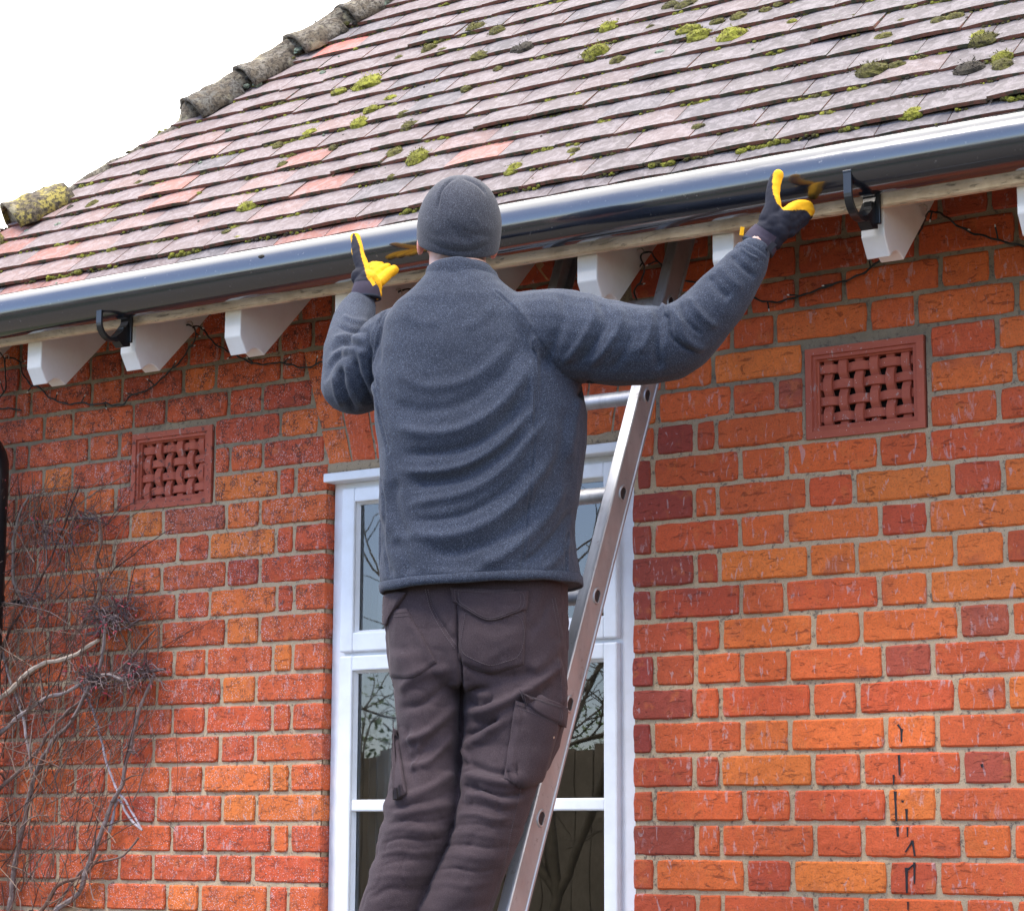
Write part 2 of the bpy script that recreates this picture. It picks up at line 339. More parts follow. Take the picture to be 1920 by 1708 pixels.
# ---------------------------------------------------------------- setting behind the camera (seen in the glass and gutter)
g = MB(); g.add([(-150, -150, 0), (150, -150, 0), (150, 150, 0), (-150, 150, 0)], [(0, 1, 2, 3)]); tag(g.build('lawn', M['grass']), kind='structure')
g = MB(); g.add([(-9, -6.2, .004), (3, -6.2, .004), (3, .3, .004), (-9, .3, .004)], [(0, 1, 2, 3)]); tag(g.build('paving', M['paving']), kind='structure')  # unseen paving, enlarged and darkened to set the light bounced under the eaves
fe = tag(empty('garden_fence', (-9, -9.6, 0)), 'weathered upright board fence across the garden, seen only as a reflection in the window glass', 'fence')
g = MB(); x = -26.
while x < 8: 
    h = 2.28+random.uniform(-.03, .03); g.box(x, x+.142, -9.6+random.uniform(-.01, .01), -9.575, .05, h, bev=0); x += .15
g.build('board', M['fence'], fe)
g = MB(); [g.box(-26, 8, -9.72, -9.63, z, z+.09) for z in (.5, 1.9)]; g.build('rail', M['fence'], fe)
def leafcloud(mb, centers, n, size, ell=(1, 1, 1), dens=None):
    V = []; F = []
    for c, r in centers:
        k = int(n*r*r); d = rng.normal(size=(k, 3)); d /= np.linalg.norm(d, axis=1)[:, None]; p = np.array(c)+d*(r*rng.uniform(.35, 1.05, (k, 1)))*np.array(ell)
        for q in p:
            a = rng.normal(size=3); b = rng.normal(size=3); a /= np.linalg.norm(a); b /= np.linalg.norm(b); s_ = size*random.uniform(.5, 1.3); i = len(V)
            V += [q-a*s_, q+b*s_*.45, q+a*s_, q-b*s_*.45]; F.append((i, i+1, i+2, i+3))
    mb.add(V, F)
hd = tag(empty('hedge', (-9, -11, 0)), 'bright green leafy hedge beyond the board fence, seen only as a reflection in the glass', 'hedge')
g = MB(); leafcloud(g, [((x, -10.9+random.uniform(-.3, .3), 2.1+random.uniform(-.3, .35)), .8) for x in np.arange(-26, 8, .55)], 1500, .03); g.build('foliage', M['leaf'], hd)
def branch(mb, p, d, L, r, lvl, tips):
    n = 7; pts = [np.array(p)]; d = np.array(d, float)
    for i in range(n):
        d = d+rng.normal(size=3)*.17+np.array([0, 0, .03]); d /= np.linalg.norm(d); pts.append(pts[-1]+d*L/n)
    mb.tube(pts, np.linspace(r, r*.55, n+1), 6 if lvl < 2 else 4, cap=False)
    if lvl >= 4: tips.append(pts[-1]); return
    for k in range(3 if lvl else 5):
        i = random.randint(3, n); dd = d+rng.normal(size=3)*.75; dd /= np.linalg.norm(dd); branch(mb, pts[i], dd, L*random.uniform(.55, .78), r*.5, lvl+1, tips)
def tree(loc, h, r, label, leaf=0, ev=False):
    t = tag(empty('garden_tree', loc), label, 'tree'); g = MB(); tips = []
    branch(g, loc, (.05, .1, 1), h*.42, r, 0, tips); g.build('trunk', M['bark'], t, True)
    g = MB()
    if not leaf: leafcloud(g, [(q, .12) for q in tips[::3]], 60, .012)
    if leaf: leafcloud(g, [(q, leaf) for q in tips[::1 if ev else 2]], 55 if ev else 26, .08); g.build('crown', M['leaf'], t)
tree((-9.8, -7.8, 0), 5.2, .075, 'bare branched garden tree in front of the fence, seen only as a reflection', 0)
tree((-7.6, -6.4, 0), 4.6, .06, 'slender bare garden tree nearest the house, seen only as a reflection', 0)
tree((-19, -17, 0), 5.0, .14, 'leafy tree far behind the hedge on the left, seen only as a reflection', .5, True)
tree((3.5, -15, 0), 5.5, .14, 'leafy tree behind the hedge on the right, seen only as a reflection', .6, True)
# ---------------------------------------------------------------- the house
HOUSE = tag(empty('brick_house', (-3, 0, 0)), 'orange brick house with mossy tiled hip roof, white rafter ends and a white framed window', 'house')
Zr = lambda z: z+ZO
CH = .075
PAL = {'O': (.78, .180, .032), 'o': (.72, .140, .028), 'r': (.64, .108, .028), 'R': (.54, .085, .028), 'd': (.34, .052, .030), 'p': (.48, .095, .046)}
# courses read off the photograph: course number (0 = course whose bed is level with the lens): list of (x0, x1, colour)
RC = {
 17: [(1500, 1577, 'R'), (1584, 1660, 'R'), (1668, 1757, 'R'), (1765, 1850, 'R'), (1858, 1910, 'R')],
 16: [(1425, 1490, 'R'), (1497, 1625, 'R'), (1632, 1712, 'R'), (1722, 1900, 'r')],
 15: [(1260, 1400, 'R'), (1408, 1488, 'r'), (1497, 1577, 'r'), (1585, 1757, 'o'), (1767, 1853, 'o'), (1862, 1920, 'o')],
 14: [(1262, 1368, 'r'), (1375, 1448, 'r'), (1457, 1623, 'O'), (1633, 1712, 'o'), (1722, 1900, 'O')],
 13: [(1246, 1330, 'o'), (1342, 1501, 'O'), (1745, 1865, 'r'), (1873, 1960, 'O')],
 12: [(1236, 1368, 'o'), (1375, 1450, 'r'), (1458, 1503, 'p'), (1745, 1897, 'o'), (1906, 1990, 'o')],
 11: [(1232, 1298, 'd'), (1305, 1340, 'R'), (1343, 1503, 'r'), (1745, 1868, 'r'), (1876, 1960, 'r')],
 10: [(1195, 1216, 'd'), (1229, 1382, 'r'), (1391, 1468, 'r'), (1478, 1641, 'o'), (1652, 1736, 'r'), (1744, 1940, 'r')],
 9: [(1181, 1293, 'd'), (1308, 1340, 'r'), (1349, 1508, 'r'), (1517, 1595, 'r'), (1605, 1780, 'O'), (1790, 1876, 'R'), (1884, 1990, 'O')],
 8: [(1181, 1218, 'd'), (1229, 1381, 'r'), (1391, 1468, 'o'), (1477, 1645, 'O'), (1653, 1736, 'R'), (1743, 1940, 'O')],
 7: [(1180, 1298, 'd'), (1307, 1344, 'R'), (1352, 1513, 'O'), (1519, 1601, 'O'), (1609, 1786, 'O'), (1794, 1880, 'O'), (1888, 1990, 'R')],
 6: [(1180, 1217, 'd'), (1229, 1385, 'R'), (1392, 1467, 'r'), (1475, 1643, 'r'), (1652, 1737, 'o'), (1744, 1940, 'O')],
 5: [(1180, 1297, 'R'), (1308, 1349, 'r'), (1354, 1521, 'o'), (1528, 1610, 'o'), (1618, 1793, 'o'), (1802, 1891, 'p'), (1897, 1990, 'o')],
 4: [(1180, 1222, 'd'), (1231, 1298, 'R'), (1309, 1387, 'o'), (1394, 1474, 'o'), (1481, 1652, 'o'), (1660, 1744, 'p'), (1752, 1940, 'r')],
 3: [(1180, 1293, 'd'), (1309, 1347, 'r'), (1353, 1518, 'r'), (1524, 1603, 'r'), (1612, 1787, 'r'), (1796, 1884, 'o'), (1892, 1990, 'O')],
 2: [(1180, 1214, 'd'), (1231, 1387, 'r'), (1396, 1476, 'O'), (1483, 1655, 'o'), (1666, 1752, 'O'), (1761, 1950, 'r')],
 1: [(1180, 1292, 'R'), (1309, 1346, 'R'), (1354, 1520, 'O'), (1527, 1612, 'r'), (1620, 1800, 'r'), (1806, 1895, 'p'), (1902, 1990, 'r')],
 0: [(1180, 1220, 'R'), (1232, 1392, 'o'), (1398, 1478, 'r'), (1489, 1657, 'r'), (1668, 1753, 'O'), (1762, 1950, 'r')],
 -1: [(1182, 1297, 'd'), (1312, 1348, 'r'), (1355, 1523, 'r'), (1531, 1613, 'r'), (1621, 1800, 'r'), (1807, 1895, 'o'), (1903, 1990, 'o')],
 -2: [(1182, 1222, 'R'), (1233, 1393, 'O'), (1401, 1481, 'R'), (1489, 1661, 'O'), (1669, 1755, 'R'), (1763, 1950, 'r')],
 -3: [(1184, 1302, 'R'), (1313, 1350, 'r'), (1358, 1525, 'r'), (1533, 1618, 'r'), (1627, 1802, 'o'), (1815, 1900, 'r'), (1908, 1990, 'r')]}
LC = {
 16: [(-20, 34, 'R'), (40, 165, 'R'), (172, 225, 'R'), (232, 350, 'R'), (356, 412, 'r'), (419, 520, 'R'), (527, 583, 'R')],
 15: [(-60, 26, 'r'), (32, 55, 'r'), (59, 168, 'r'), (173, 225, 'o'), (230, 339, 'R'), (345, 400, 'O'), (406, 524, 'r'), (530, 574, 'r')],
 14: [(-40, 78, 'r'), (84, 133, 'o'), (139, 246, 'o'), (253, 306, 'R'), (315, 424, 'r'), (431, 488, 'r'), (494, 585, 'R')],
 13: [(-30, 23, 'r'), (28, 51, 'r'), (55, 162, 'r'), (169, 219, 'r'), (225, 245, 'o'), (403, 521, 'R'), (528, 596, 'O')],
 12: [(-40, 12, 'r'), (18, 78, 'r'), (81, 131, 'O'), (137, 243, 'r'), (403, 427, 'r'), (434, 489, 'r'), (495, 607, 'R')],
 11: [(-60, 25, 'r'), (32, 52, 'o'), (57, 155, 'o'), (162, 213, 'O'), (217, 243, 'r'), (402, 518, 'O'), (524, 550, 'r'), (555, 613, 'r')],
 10: [(-20, 24, 'r'), (30, 80, 'r'), (86, 182, 'o'), (188, 240, 'r'), (246, 302, 'O'), (307, 420, 'p'), (426, 483, 'O'), (490, 614, 'o')],
 9: [(-40, 66, 'r'), (72, 120, 'r'), (126, 210, 'o'), (215, 329, 'r'), (335, 389, 'r'), (394, 513, 'O'), (519, 548, 'r'), (552, 613, 'r')],
 8: [(30, 85, 'r'), (90, 180, 'o'), (186, 237, 'O'), (243, 299, 'O'), (304, 420, 'r'), (427, 483, 'R'), (488, 612, 'r')],
 7: [(72, 125, 'r'), (130, 205, 'o'), (212, 326, 'r'), (333, 390, 'r'), (394, 515, 'O'), (520, 547, 'r'), (552, 612, 'r')],
 6: [(90, 186, 'r'), (191, 237, 'o'), (243, 298, 'o'), (303, 419, 'r'), (425, 482, 'O'), (488, 612, 'r')],
 5: [(130, 205, 'r'), (210, 322, 'r'), (327, 382, 'r'), (389, 507, 'r'), (513, 545, 'O'), (550, 611, 'r')],
 4: [(235, 290, 'r'), (296, 411, 'r'), (417, 476, 'O'), (482, 610, 'r')],
 3: [(205, 320, 'r'), (325, 381, 'r'), (387, 508, 'r'), (511, 543, 'r'), (547, 609, 'r')],
 2: [(230, 284, 'r'), (290, 408, 'r'), (414, 473, 'r'), (481, 608, 'r')],
 1: [(200, 315, 'o'), (321, 377, 'r'), (382, 505, 'O'), (509, 540, 'O'), (544, 607, 'o')],
 0: [(228, 288, 'R'), (293, 412, 'r'), (419, 477, 'O'), (482, 606, 'O')],
 -1: [(205, 318, 'o'), (324, 380, 'r'), (386, 506, 'r'), (511, 539, 'o'), (544, 605, 'r')],
 -2: [(225, 283, 'r'), (289, 404, 'r'), (410, 468, 'r'), (476, 602, 'r')],
 -3: [(200, 308, 'o'), (315, 370, 'O'), (376, 497, 'o'), (505, 536, 'r'), (541, 606, 'r')]}
XL, XR = -4.92, .6                                   # the wall's two ends
WX0, WX1 = -3.593, -2.699                            # window opening
def arch_l(z): return -3.585-.30*(z-.868) if z > .868 else WX0   # skewed springers of the flat arch
def arch_r(z): return -2.680+.20*(z-.868) if z > .868 else WX1
GAP = .0049
def wall_rows():
    out = []
    for n in range(-22, 22):
        z0, z1 = n*CH+GAP, (n+1)*CH-GAP; zm = n*CH+CH/2; yp = None
        def px2X(x):                        # pixel column at this course's mid height -> wall X
            lo, hi = 0., 1708.
            for _ in range(30):
                m = (lo+hi)/2
                if atY(x, m)[2]-ZO > zm: lo = m
                else: hi = m
            return atY(x, (lo+hi)/2)[0]
        row = []
        for T, side in ((LC, 0), (RC, 1)):
            if n in T:
                L = [(px2X(a), px2X(b), c) for a, b, c in T[n]]
                for i in range(len(L)-1):   # even out joint widths from the reading
                    a, b = L[i], L[i+1]; m = (a[1]+b[0])/2
                    if b[0]-a[1] < .05: L[i] = (a[0], m-.0055, a[2]); L[i+1] = (m+.0055, b[1], b[2])
            elif side: L = [((-2.695, -2.52, 'R'), (-2.505, -2.335, 'r')) if n % 2 else ((-2.695, -2.64, 'R'), (-2.63, -2.415, 'r'))][0]; L = list(L)
            else: L = [(-3.80, WX0+.0, 'r')] if n % 2 == 0 else [(-3.69, WX0+.0, 'r')]
            # run on in Flemish bond to the ends of the wall
            S, H = .2155, .1027; step = .0113
            big = lambda w: w > .16
            x = L[-1][1]; k = not big(L[-1][1]-L[-1][0]) if side else None
            if side:
                while x < XR: w = S if k else H; L.append((x+step, x+step+w, random.choice('oorrrrO'))); x += step+w; k = not k
            else:
                x = L[0][0]; k = not big(L[0][1]-L[0][0])
                while x > XL:
                    w = S if k else H; a = max(x-step-w, XL); 
                    if x-step-a > .02: L.insert(0, (a, x-step, random.choice('oorrrro')))
                    x = a; k = not k
            if side == 0:
                e = arch_l(zm) if n < 16 else 9; L = [(a, min(b, e-.003), c) for a, b, c in L if a < e-.03]
                if n < 12: a, b, c = L[-1]; L[-1] = (a, WX0+.001, c) if WX0-b < .07 else L[-1]
                elif n >= 16:
                    while L[-1][1] < -2.75: a = L[-1][1]+step; k2 = not big(L[-1][1]-L[-1][0]); L.append((a, min(a+(S if k2 else H), -2.70), random.choice('rR')))
            else:
                e = (arch_r(zm) if n < 16 else -2.70) if n >= 12 else WX1-.0
                while n >= 9 and L[0][0] > e+.02: w = H if big(L[0][1]-L[0][0]) else S; L.insert(0, (L[0][0]-step-w, L[0][0]-step, random.choice('rRo')))
                L = [(max(a, e+.003), b, c) for a, b, c in L if b > e+.02]
            row += L
        out.append((n, z0, z1, row))
    return out
def brick(mb, x0, x1, z0, z1, col, seed, fine=True, slant=None):
    """one brick: a gridded, slightly uneven face with worn arrises, running 0.1 m into the wall"""
    nx = max(3, int((x1-x0)/(.014 if fine else .04))); nz = 6 if fine else 3
    us = np.r_[0, np.linspace(.0035/(x1-x0), 1-.0035/(x1-x0), nx), 1]; ws = np.r_[0, np.linspace(.06, .94, nz), 1]
    U, Wg = np.meshgrid(us, ws); X = x0+U*(x1-x0); Z = z0+Wg*(z1-z0)
    if slant: X = X+slant(Z)
    P = np.stack([X.ravel(), np.zeros(X.size), Z.ravel()+ZO], 1); e = np.minimum(np.minimum(U, 1-U)*(x1-x0), np.minimum(Wg, 1-Wg)*(z1-z0)).ravel()
    tx = random.uniform(-.0012, .0012); tz = random.uniform(-.0012, .0012); base = random.uniform(-.0018, .0012)
    nb = noise3(P, 30, seed)*.0011+noise3(P, 90, seed)*.0006+noise3(P, 220, seed)*.0003
    P[:, 1] = base-nb+tx*(U.ravel()-.5)*2+tz*(Wg.ravel()-.5)*2+.0032*np.clip(1-e/.003, 0, 1)**2
    edge = e < 1e-6; ex = noise3(P, 55, seed+5)*.0016+noise3(P, 160, seed+9)*.0009
    k = np.clip(1-e/.006, 0, 1); cx = (U.ravel()-.5)*2; cz = (Wg.ravel()-.5)*2; rc = np.clip(np.abs(cx)**8*np.abs(cz)**4, 0, 1)
    P[:, 0] += k*ex*np.sign(cx)-.0022*rc*np.sign(cx); P[:, 2] += k*ex*np.sign(cz)-.0015*rc*np.sign(cz)
    r, c = U.shape; F = [(i*c+j, i*c+j+1, (i+1)*c+j+1, (i+1)*c+j) for i in range(r-1) for j in range(c-1)]
    ring = [j for j in range(c)]+[i*c+c-1 for i in range(1, r)]+[(r-1)*c+j for j in range(c-2, -1, -1)]+[i*c for i in range(r-2, 0, -1)]
    B = P[ring].copy(); B[:, 1] = .1; n0 = len(P); V = np.r_[P, B]; m = len(ring)
    F += [(ring[(q+1) % m], ring[q], n0+q, n0+(q+1) % m) for q in range(m)]
    mb.add(V, F, col)
bw = MB(); seed = 0
def jit(c, a=.07): k = 1+random.uniform(-a, a); return (c[0]*k, c[1]*k*random.uniform(.9, 1.12), c[2]*k)
AIR = [(-4.274, -3.979, .8245, 1.0395), (-2.2515, -1.962, .8250, 1.0345)]
for n, z0, z1, row in wall_rows():
    for x0, x1, c in row:
        seed += 1
        if any(x1 > a[0]+.01 and x0 < a[1]-.01 and z1 > a[2]+.01 and z0 < a[3]-.01 for a in AIR):
            a = [a for a in AIR if x1 > a[0]+.01 and x0 < a[1]-.01][0]
            if x0 < a[0]-.02: x1 = a[0]-.006
            elif x1 > a[1]+.02: x0 = a[1]+.006
            else: continue
        if x1-x0 < .012: continue
        brick(bw, x0, x1, z0, z1, jit(PAL[c]), seed, -5 < n < 19)
# flat arch of bricks on end over the window
def vouss(u0, u1, z0, z1, c, sd):
    """u along the bottom from 0..1, joints fan out upwards"""
    xa = lambda u, z: (1-u)*arch_l(z)+u*arch_r(z)
    w = xa(u1, z0)-xa(u0, z0); nz = 9; us = np.linspace(0, 1, 6); zs = np.linspace(z0+GAP*.7, z1-GAP*.7, nz*2); V = []; 
    for z in zs:
        a, b = xa(u0, z)+.0035, xa(u1, z)-.0035
        for q in us: V.append((a+(b-a)*q, 0, z+ZO))
    V = np.array(V); U, Wg = np.meshgrid(us, np.linspace(0, 1, len(zs))); e = np.minimum(np.minimum(U, 1-U)*w, np.minimum(Wg, 1-Wg)*(z1-z0)).ravel()
    V[:, 1] = -noise3(V, 30, sd)*.0012-noise3(V, 100, sd)*.0006+.0035*np.clip(1-e/.004, 0, 1)-.0005; V[:, 0] += noise3(V, 60, sd+3)*.0012*(e < .001); r, cc = U.shape
    F = [(i*cc+j, i*cc+j+1, (i+1)*cc+j+1, (i+1)*cc+j) for i in range(r-1) for j in range(cc-1)]
    ring = list(range(cc))+[i*cc+cc-1 for i in range(1, r)]+[(r-1)*cc+j for j in range(cc-2, -1, -1)]+[i*cc for i in range(r-2, 0, -1)]
    B = V[ring].copy(); B[:, 1] = .1; n0 = len(V); m = len(ring); F += [(ring[(q+1) % m], ring[q], n0+q, n0+(q+1) % m) for q in range(m)]
    ar.add(np.r_[V, B], F, jit(PAL[c]))
ar = MB(); NV = 12; AZ0, AZ1 = .886, 1.197
for i in range(NV):
    u0, u1 = i/NV, (i+1)/NV; zc = .985 if i % 2 == 0 else 1.085; seed += 2
    vouss(u0, u1, AZ0+random.uniform(0, .004), zc, 'O' if i == 0 else random.choice('orr'), seed); vouss(u0, u1, zc, AZ1, random.choice('orr'), seed+1)
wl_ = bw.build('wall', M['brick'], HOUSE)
ar.build('window_arch', M['brick'], HOUSE)
# mortar bed behind the bricks, with the window and duct openings left free
mo = MB(); YM = .0048
xs = sorted([XL+.01, AIR[0][0], AIR[0][1], WX0-.006, WX1+.006, AIR[1][0], AIR[1][1], XR]); zs = sorted([-ZO, -.72, .874, AIR[0][2]+.004, AIR[0][3]-.004, 1.62])
zs = [-ZO, -.74, .829, .874, 1.030, 1.62]
for i in range(len(xs)-1):
    for j in range(len(zs)-1):
        cx, cz = (xs[i]+xs[i+1])/2, (zs[j]+zs[j+1])/2
        if WX0 < cx < WX1 and -.74 < cz < .874: continue
        if any(a[0] < cx < a[1] and a[2] < cz < a[3]+.001 for a in AIR): continue
        nx = max(1, int((xs[i+1]-xs[i])/.006)) if cz > -.4 else 2; nz = max(1, int((zs[j+1]-zs[j])/.006)) if cz > -.4 else 2
        if cx > -1: nx = max(1, nx//4); nz = max(1, nz//4)
        X, Z = np.meshgrid(np.linspace(xs[i], xs[i+1], nx+1), np.linspace(zs[j], zs[j+1], nz+1)); P = np.stack([X.ravel(), np.zeros(X.size), Z.ravel()+ZO], 1)
        P[:, 1] = YM-noise3(P, 45, 3)*.0009-noise3(P, 140, 4)*.0005; c = nx+1
        mo.add(P, [(a*c+b, a*c+b+1, (a+1)*c+b+1, (a+1)*c+b) for a in range(nz) for b in range(nx)])
        mo.box(xs[i], xs[i+1], .011, .22, zs[j]+ZO, zs[j+1]+ZO)
mo.box(XL+.01, XL+.22, .22, 6, 0, 1.6+ZO); mo.box(XR-.2, XR, .22, 6, 0, 1.6+ZO)
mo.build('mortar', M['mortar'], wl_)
# brick returns at the left corner of the house
rb = MB()
for n in range(-22, 21):
    y = .105 if n % 2 else .05; k = n % 2
    while y < 5.5: w = .2155 if k else .1027; rb.box(XL, XL+.05, y, y+w, n*CH+GAP+ZO, (n+1)*CH-GAP+ZO, jit(PAL[random.choice('oorrR')])); y += w+.0113; k = not k
rb.build('side_wall', M['brick'], HOUSE)
# mortar fillet over the window head
fl = MB(); n = 60; X = np.linspace(WX0+.004, WX1-.004, n); V = []
for x in X:
    q = noise3(np.array([[x, 0, 0]]), 12, 8)[0]; top = .895+.004*q+.003*noise3(np.array([[x, 0, 0]]), 60, 9)[0]; V += [(x, -.001, top+ZO), (x, -.005-.002*q, .885+ZO), (x, -.004, .868+ZO), (x, .03, .866+ZO)]
fl.add(V, [(i*4+j, i*4+j+1, (i+1)*4+j+1, (i+1)*4+j) for i in range(n-1) for j in range(3)]); fl.build('mortar_fillet', M['mortar'], HOUSE, True)
# ---- basket weave air bricks
def air_brick(a, nv, nh):
    x0, x1, z0, z1 = a; z0 += ZO; z1 += ZO; g = MB(); prof = [(0, -.0015), (.016, -.0035), (.0165, .002), (.025, 0.0), (.0265, .007), (.029, .009), (.029, .05)]
    x0 += .004; x1 -= .004; z0 += .004; z1 -= .004; R_ = []
    for o, y in prof: R_.append([(x0+o, y, z0+o), (x1-o, y, z0+o), (x1-o, y, z1-o), (x0+o, y, z1-o)])
    R_.insert(0, [(x0, .09, z0), (x1, .09, z0), (x1, .09, z1), (x0, .09, z1)]); V = [p for q in R_ for p in q]
    g.add(V, [(i*4+j, i*4+(j+1) % 4, (i+1)*4+(j+1) % 4, (i+1)*4+j) for i in range(len(R_)-1) for j in range(4)])
    f = g.build('air_brick', M['terracotta'], HOUSE)
    g = MB(); ix0, ix1, iz0, iz1 = x0+.029, x1-.029, z0+.029, z1-.029; dx = (ix1-ix0)/nv; dz = (iz1-iz0)/nh; s_ = 60
    def strip(horizontal, k):
        c = (iz0+dz*(k+.5)) if horizontal else (ix0+dx*(k+.5)); w = (dz if horizontal else dx)*.275; L0, L1, d, m = (ix0, ix1, dx, nv) if horizontal else (iz0, iz1, dz, nh); V = []
        for t in np.linspace(0, 1, s_):
            p = L0-.002+(L1-L0+.004)*t; ph = (p-L0)/d-.5; y = .0135+.0046*math.tanh(1.9*math.cos(math.pi*(ph+k)))*(1 if horizontal else -1)
            for q, dy in ((-1, .0016), (-.9, 0), (.9, 0), (1, .0016), (1, .012), (-1, .012)): V.append((p, y+dy, c+q*w) if horizontal else (c+q*w, y+dy, p))
        g.add(V, [(i*6+j, i*6+(j+1) % 6, (i+1)*6+(j+1) % 6, (i+1)*6+j) for i in range(s_-1) for j in range(6)])
    for k in range(nh): strip(True, k)
    for k in range(nv): strip(False, k)
    g.build('lattice', M['terracotta'], f); g = MB(); g.box(x0+.02, x1-.02, .036, .2, z0+.02, z1-.02); g.build('duct', M['shade_fill'], f)  # solid near-black box, painting the shade inside the duct
for a in AIR: air_brick(a, 6, 4)
# ---- window
ZW = lambda x, y, Y=.02: atY(x, y, Y)[2]
XW = lambda x, y, Y=.02: atY(x, y, Y)[0]
win = MB(); WB = Zr(-.70); xo0, xo1 = WX0+.001, WX1-.001; sx0, sx1 = XW(641, 1100), XW(1160, 1100); gx0, gx1 = XW(674, 1100, .03), XW(1134, 1100, .03)
zt = ZW(660, 916); ztr0, ztr1 = ZW(660, 1229.5), ZW(660, 1222.5)
win.box(xo0, sx0+.004, .030, .10, WB, Zr(.874), bev=.002); win.box(sx1-.004, xo1, .030, .10, WB, Zr(.874), bev=.002)
win.box(sx0, sx1, .0305, .10, zt-.004, Zr(.874)-.0005, bev=.002); win.box(sx0, sx1, .0305, .10, ztr0-.006, ztr1+.006, bev=.002)
w_ = win.build('window', M['white'], HOUSE)
g = MB(); g.box(xo0-.002, xo1+.002, -.016, .04, Zr(.846), Zr(.8685), bev=.003); g.build('head_board', M['white'], w_); g = MB(); g.box(xo0-.01, xo1+.01, -.05, .1, WB-.05, WB-.001, bev=.004); g.build('sill', M['white'], w_)
def sash(z0, z1, gz0, gz1, bars):
    g = MB(); yo, yi = .012, .034
    def fr(x0, x1, z0, z1): g.box(x0, x1, yo, .055, z0, z1, bev=.0045)
    fr(sx0+.001, gx0-.006, z0, z1); fr(gx1+.006, sx1-.001, z0, z1)
    g.box(gx0-.007, gx1+.007, yo+.0006, .0545, gz1+.006, z1-.0006, bev=.004); g.box(gx0-.007, gx1+.007, yo+.0006, .0545, z0+.0006, gz0-.006, bev=.004)
    cells = []; zz = [gz0]+[b for q in bars for b in q]+[gz1]
    for b0, b1 in bars: g.box(gx0-.006, gx1+.006, .017, .05, b0, b1, bev=.004)
    xm = (gx0+gx1)/2; g.box(xm-.02, xm+.02, .0125, .0535, z0+.003, z1-.003, bev=.004)
    # putty bevels round each light
    for i in range(0, len(zz), 2):
        for a, b in ((gx0, xm-.02), (xm+.02, gx1)):
            c0, c1 = zz[i], zz[i+1]; o = .0075
            R_ = [[(a-o, .0185, c0-o), (b+o, .0185, c0-o), (b+o, .0185, c1+o), (a-o, .0185, c1+o)], [(a, yi-.002, c0), (b, yi-.002, c0), (b, yi-.002, c1), (a, yi-.002, c1)]]
            g.add(R_[0]+R_[1], [(j, (j+1) % 4, 4+(j+1) % 4, 4+j) for j in range(4)]); cells.append((a-.004, b+.004, c0-.004, c1+.004))
    s_ = g.build('sash', M['white'], w_)
    for a, b, c0, c1 in cells: 
        p = MB(); p.add([(a, yi, c0), (b, yi, c0), (b, yi, c1), (a, yi, c1)], [(0, 1, 2, 3)]); p.build('pane', M['glass'], w_)
gz = lambda y, x=690: ZW(x, y, .034)
sash(ztr1, zt, gz(1181), gz(946), [])
sash(WB+.03, ztr0, WB+.09, gz(1262), [(gz(1521, 690), gz(1499, 690))])
# room and net curtain behind the glass
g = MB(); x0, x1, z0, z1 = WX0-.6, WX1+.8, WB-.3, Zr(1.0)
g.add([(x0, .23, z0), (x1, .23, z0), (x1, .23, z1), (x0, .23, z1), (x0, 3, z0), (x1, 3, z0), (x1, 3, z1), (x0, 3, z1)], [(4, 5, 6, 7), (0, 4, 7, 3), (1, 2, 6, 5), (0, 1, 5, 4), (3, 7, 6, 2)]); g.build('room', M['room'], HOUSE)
g = MB(); 
for a, b, y in ((WX0-.05, -3.40, .16),):
    V = []; n = 90
    for i in range(n): 
        x = a+(b-a)*i/(n-1); yy = y+.018*math.sin(i*.55)+.008*math.sin(i*1.3); V += [(x, yy, WB-.1), (x+.004*math.sin(i*.4), yy, Zr(.9))]
    g.add(V, [(2*i, 2*i+2, 2*i+3, 2*i+1) for i in range(n-1)])
tag(g.build('curtain', M['curtain'], None, True), 'pale grey curtain hanging in folds inside the left side of the window', 'curtain')
# ---- rafters
for i, px in enumerate((-140, 57, 230, 423, 628, 848, 1081, 1335, 1615, 1910)):
    X = atY(px, 500, -.30)[0]; w = .052; g = MB()
    fz = 1.30; arc = [(-.273, 1.135)]
    for k in range(1, 8):
        t_ = k/8; arc.append((-.273+.067*t_, 1.135+.008*t_+.016*math.sin(math.pi*t_)))
    poly = [(-.2985, fz), (-.2985, 1.176)]+arc+[(-.206, 1.143), (.06, 1.409), (.06, 1.60)]
    g.prism([(a, b+ZO) for a, b in poly], 'x', X, X+w); bm = bmesh.new(); me = g.mesh('t'); bm.from_mesh(me)
    bmesh.ops.bevel(bm, geom=[e for e in bm.edges], offset=.002, segments=1, affect='EDGES'); bm.to_mesh(me); bm.free(); me.name = 'rafter'
    link('rafter', me, M['rafter'], HOUSE)
X = -1.70+.36
while X < XR+.3: g = MB(); g.prism([(a, b+ZO) for a, b in [(-.2985, 1.3), (-.2985, 1.176), (-.273, 1.135), (-.206, 1.143), (.06, 1.409), (.06, 1.6)]], 'x', X, X+.052); g.build('rafter', M['rafter'], HOUSE); X += .356
# fascia
g = MB(); n = 400; V = []; x0, x1 = -5.05, XR+.45
for i in range(n):
    x = x0+(x1-x0)*i/(n-1); zb = 1.2440-.0162*(x+4.45)/2.85 if x < -1.6 else 1.2278; q = noise3(np.array([[x, 0, 0]]), 25, 2)[0]*.0012+noise3(np.array([[x, 0, 0]]), 90, 2)[0]*.0007
    V += [(x, -.2995, zb+.001+q+ZO), (x, -.3175, zb-.001+q+ZO), (x, -.3215, zb+.003+q+ZO), (x, -.3215, 1.375+ZO), (x, -.2995, 1.375+ZO)]
g.add(V, [(i*5+j, i*5+(j+1) % 5, (i+1)*5+(j+1) % 5, (i+1)*5+j) for i in range(n-1) for j in range(5)]); g.build('fascia', M['fascia'], HOUSE)
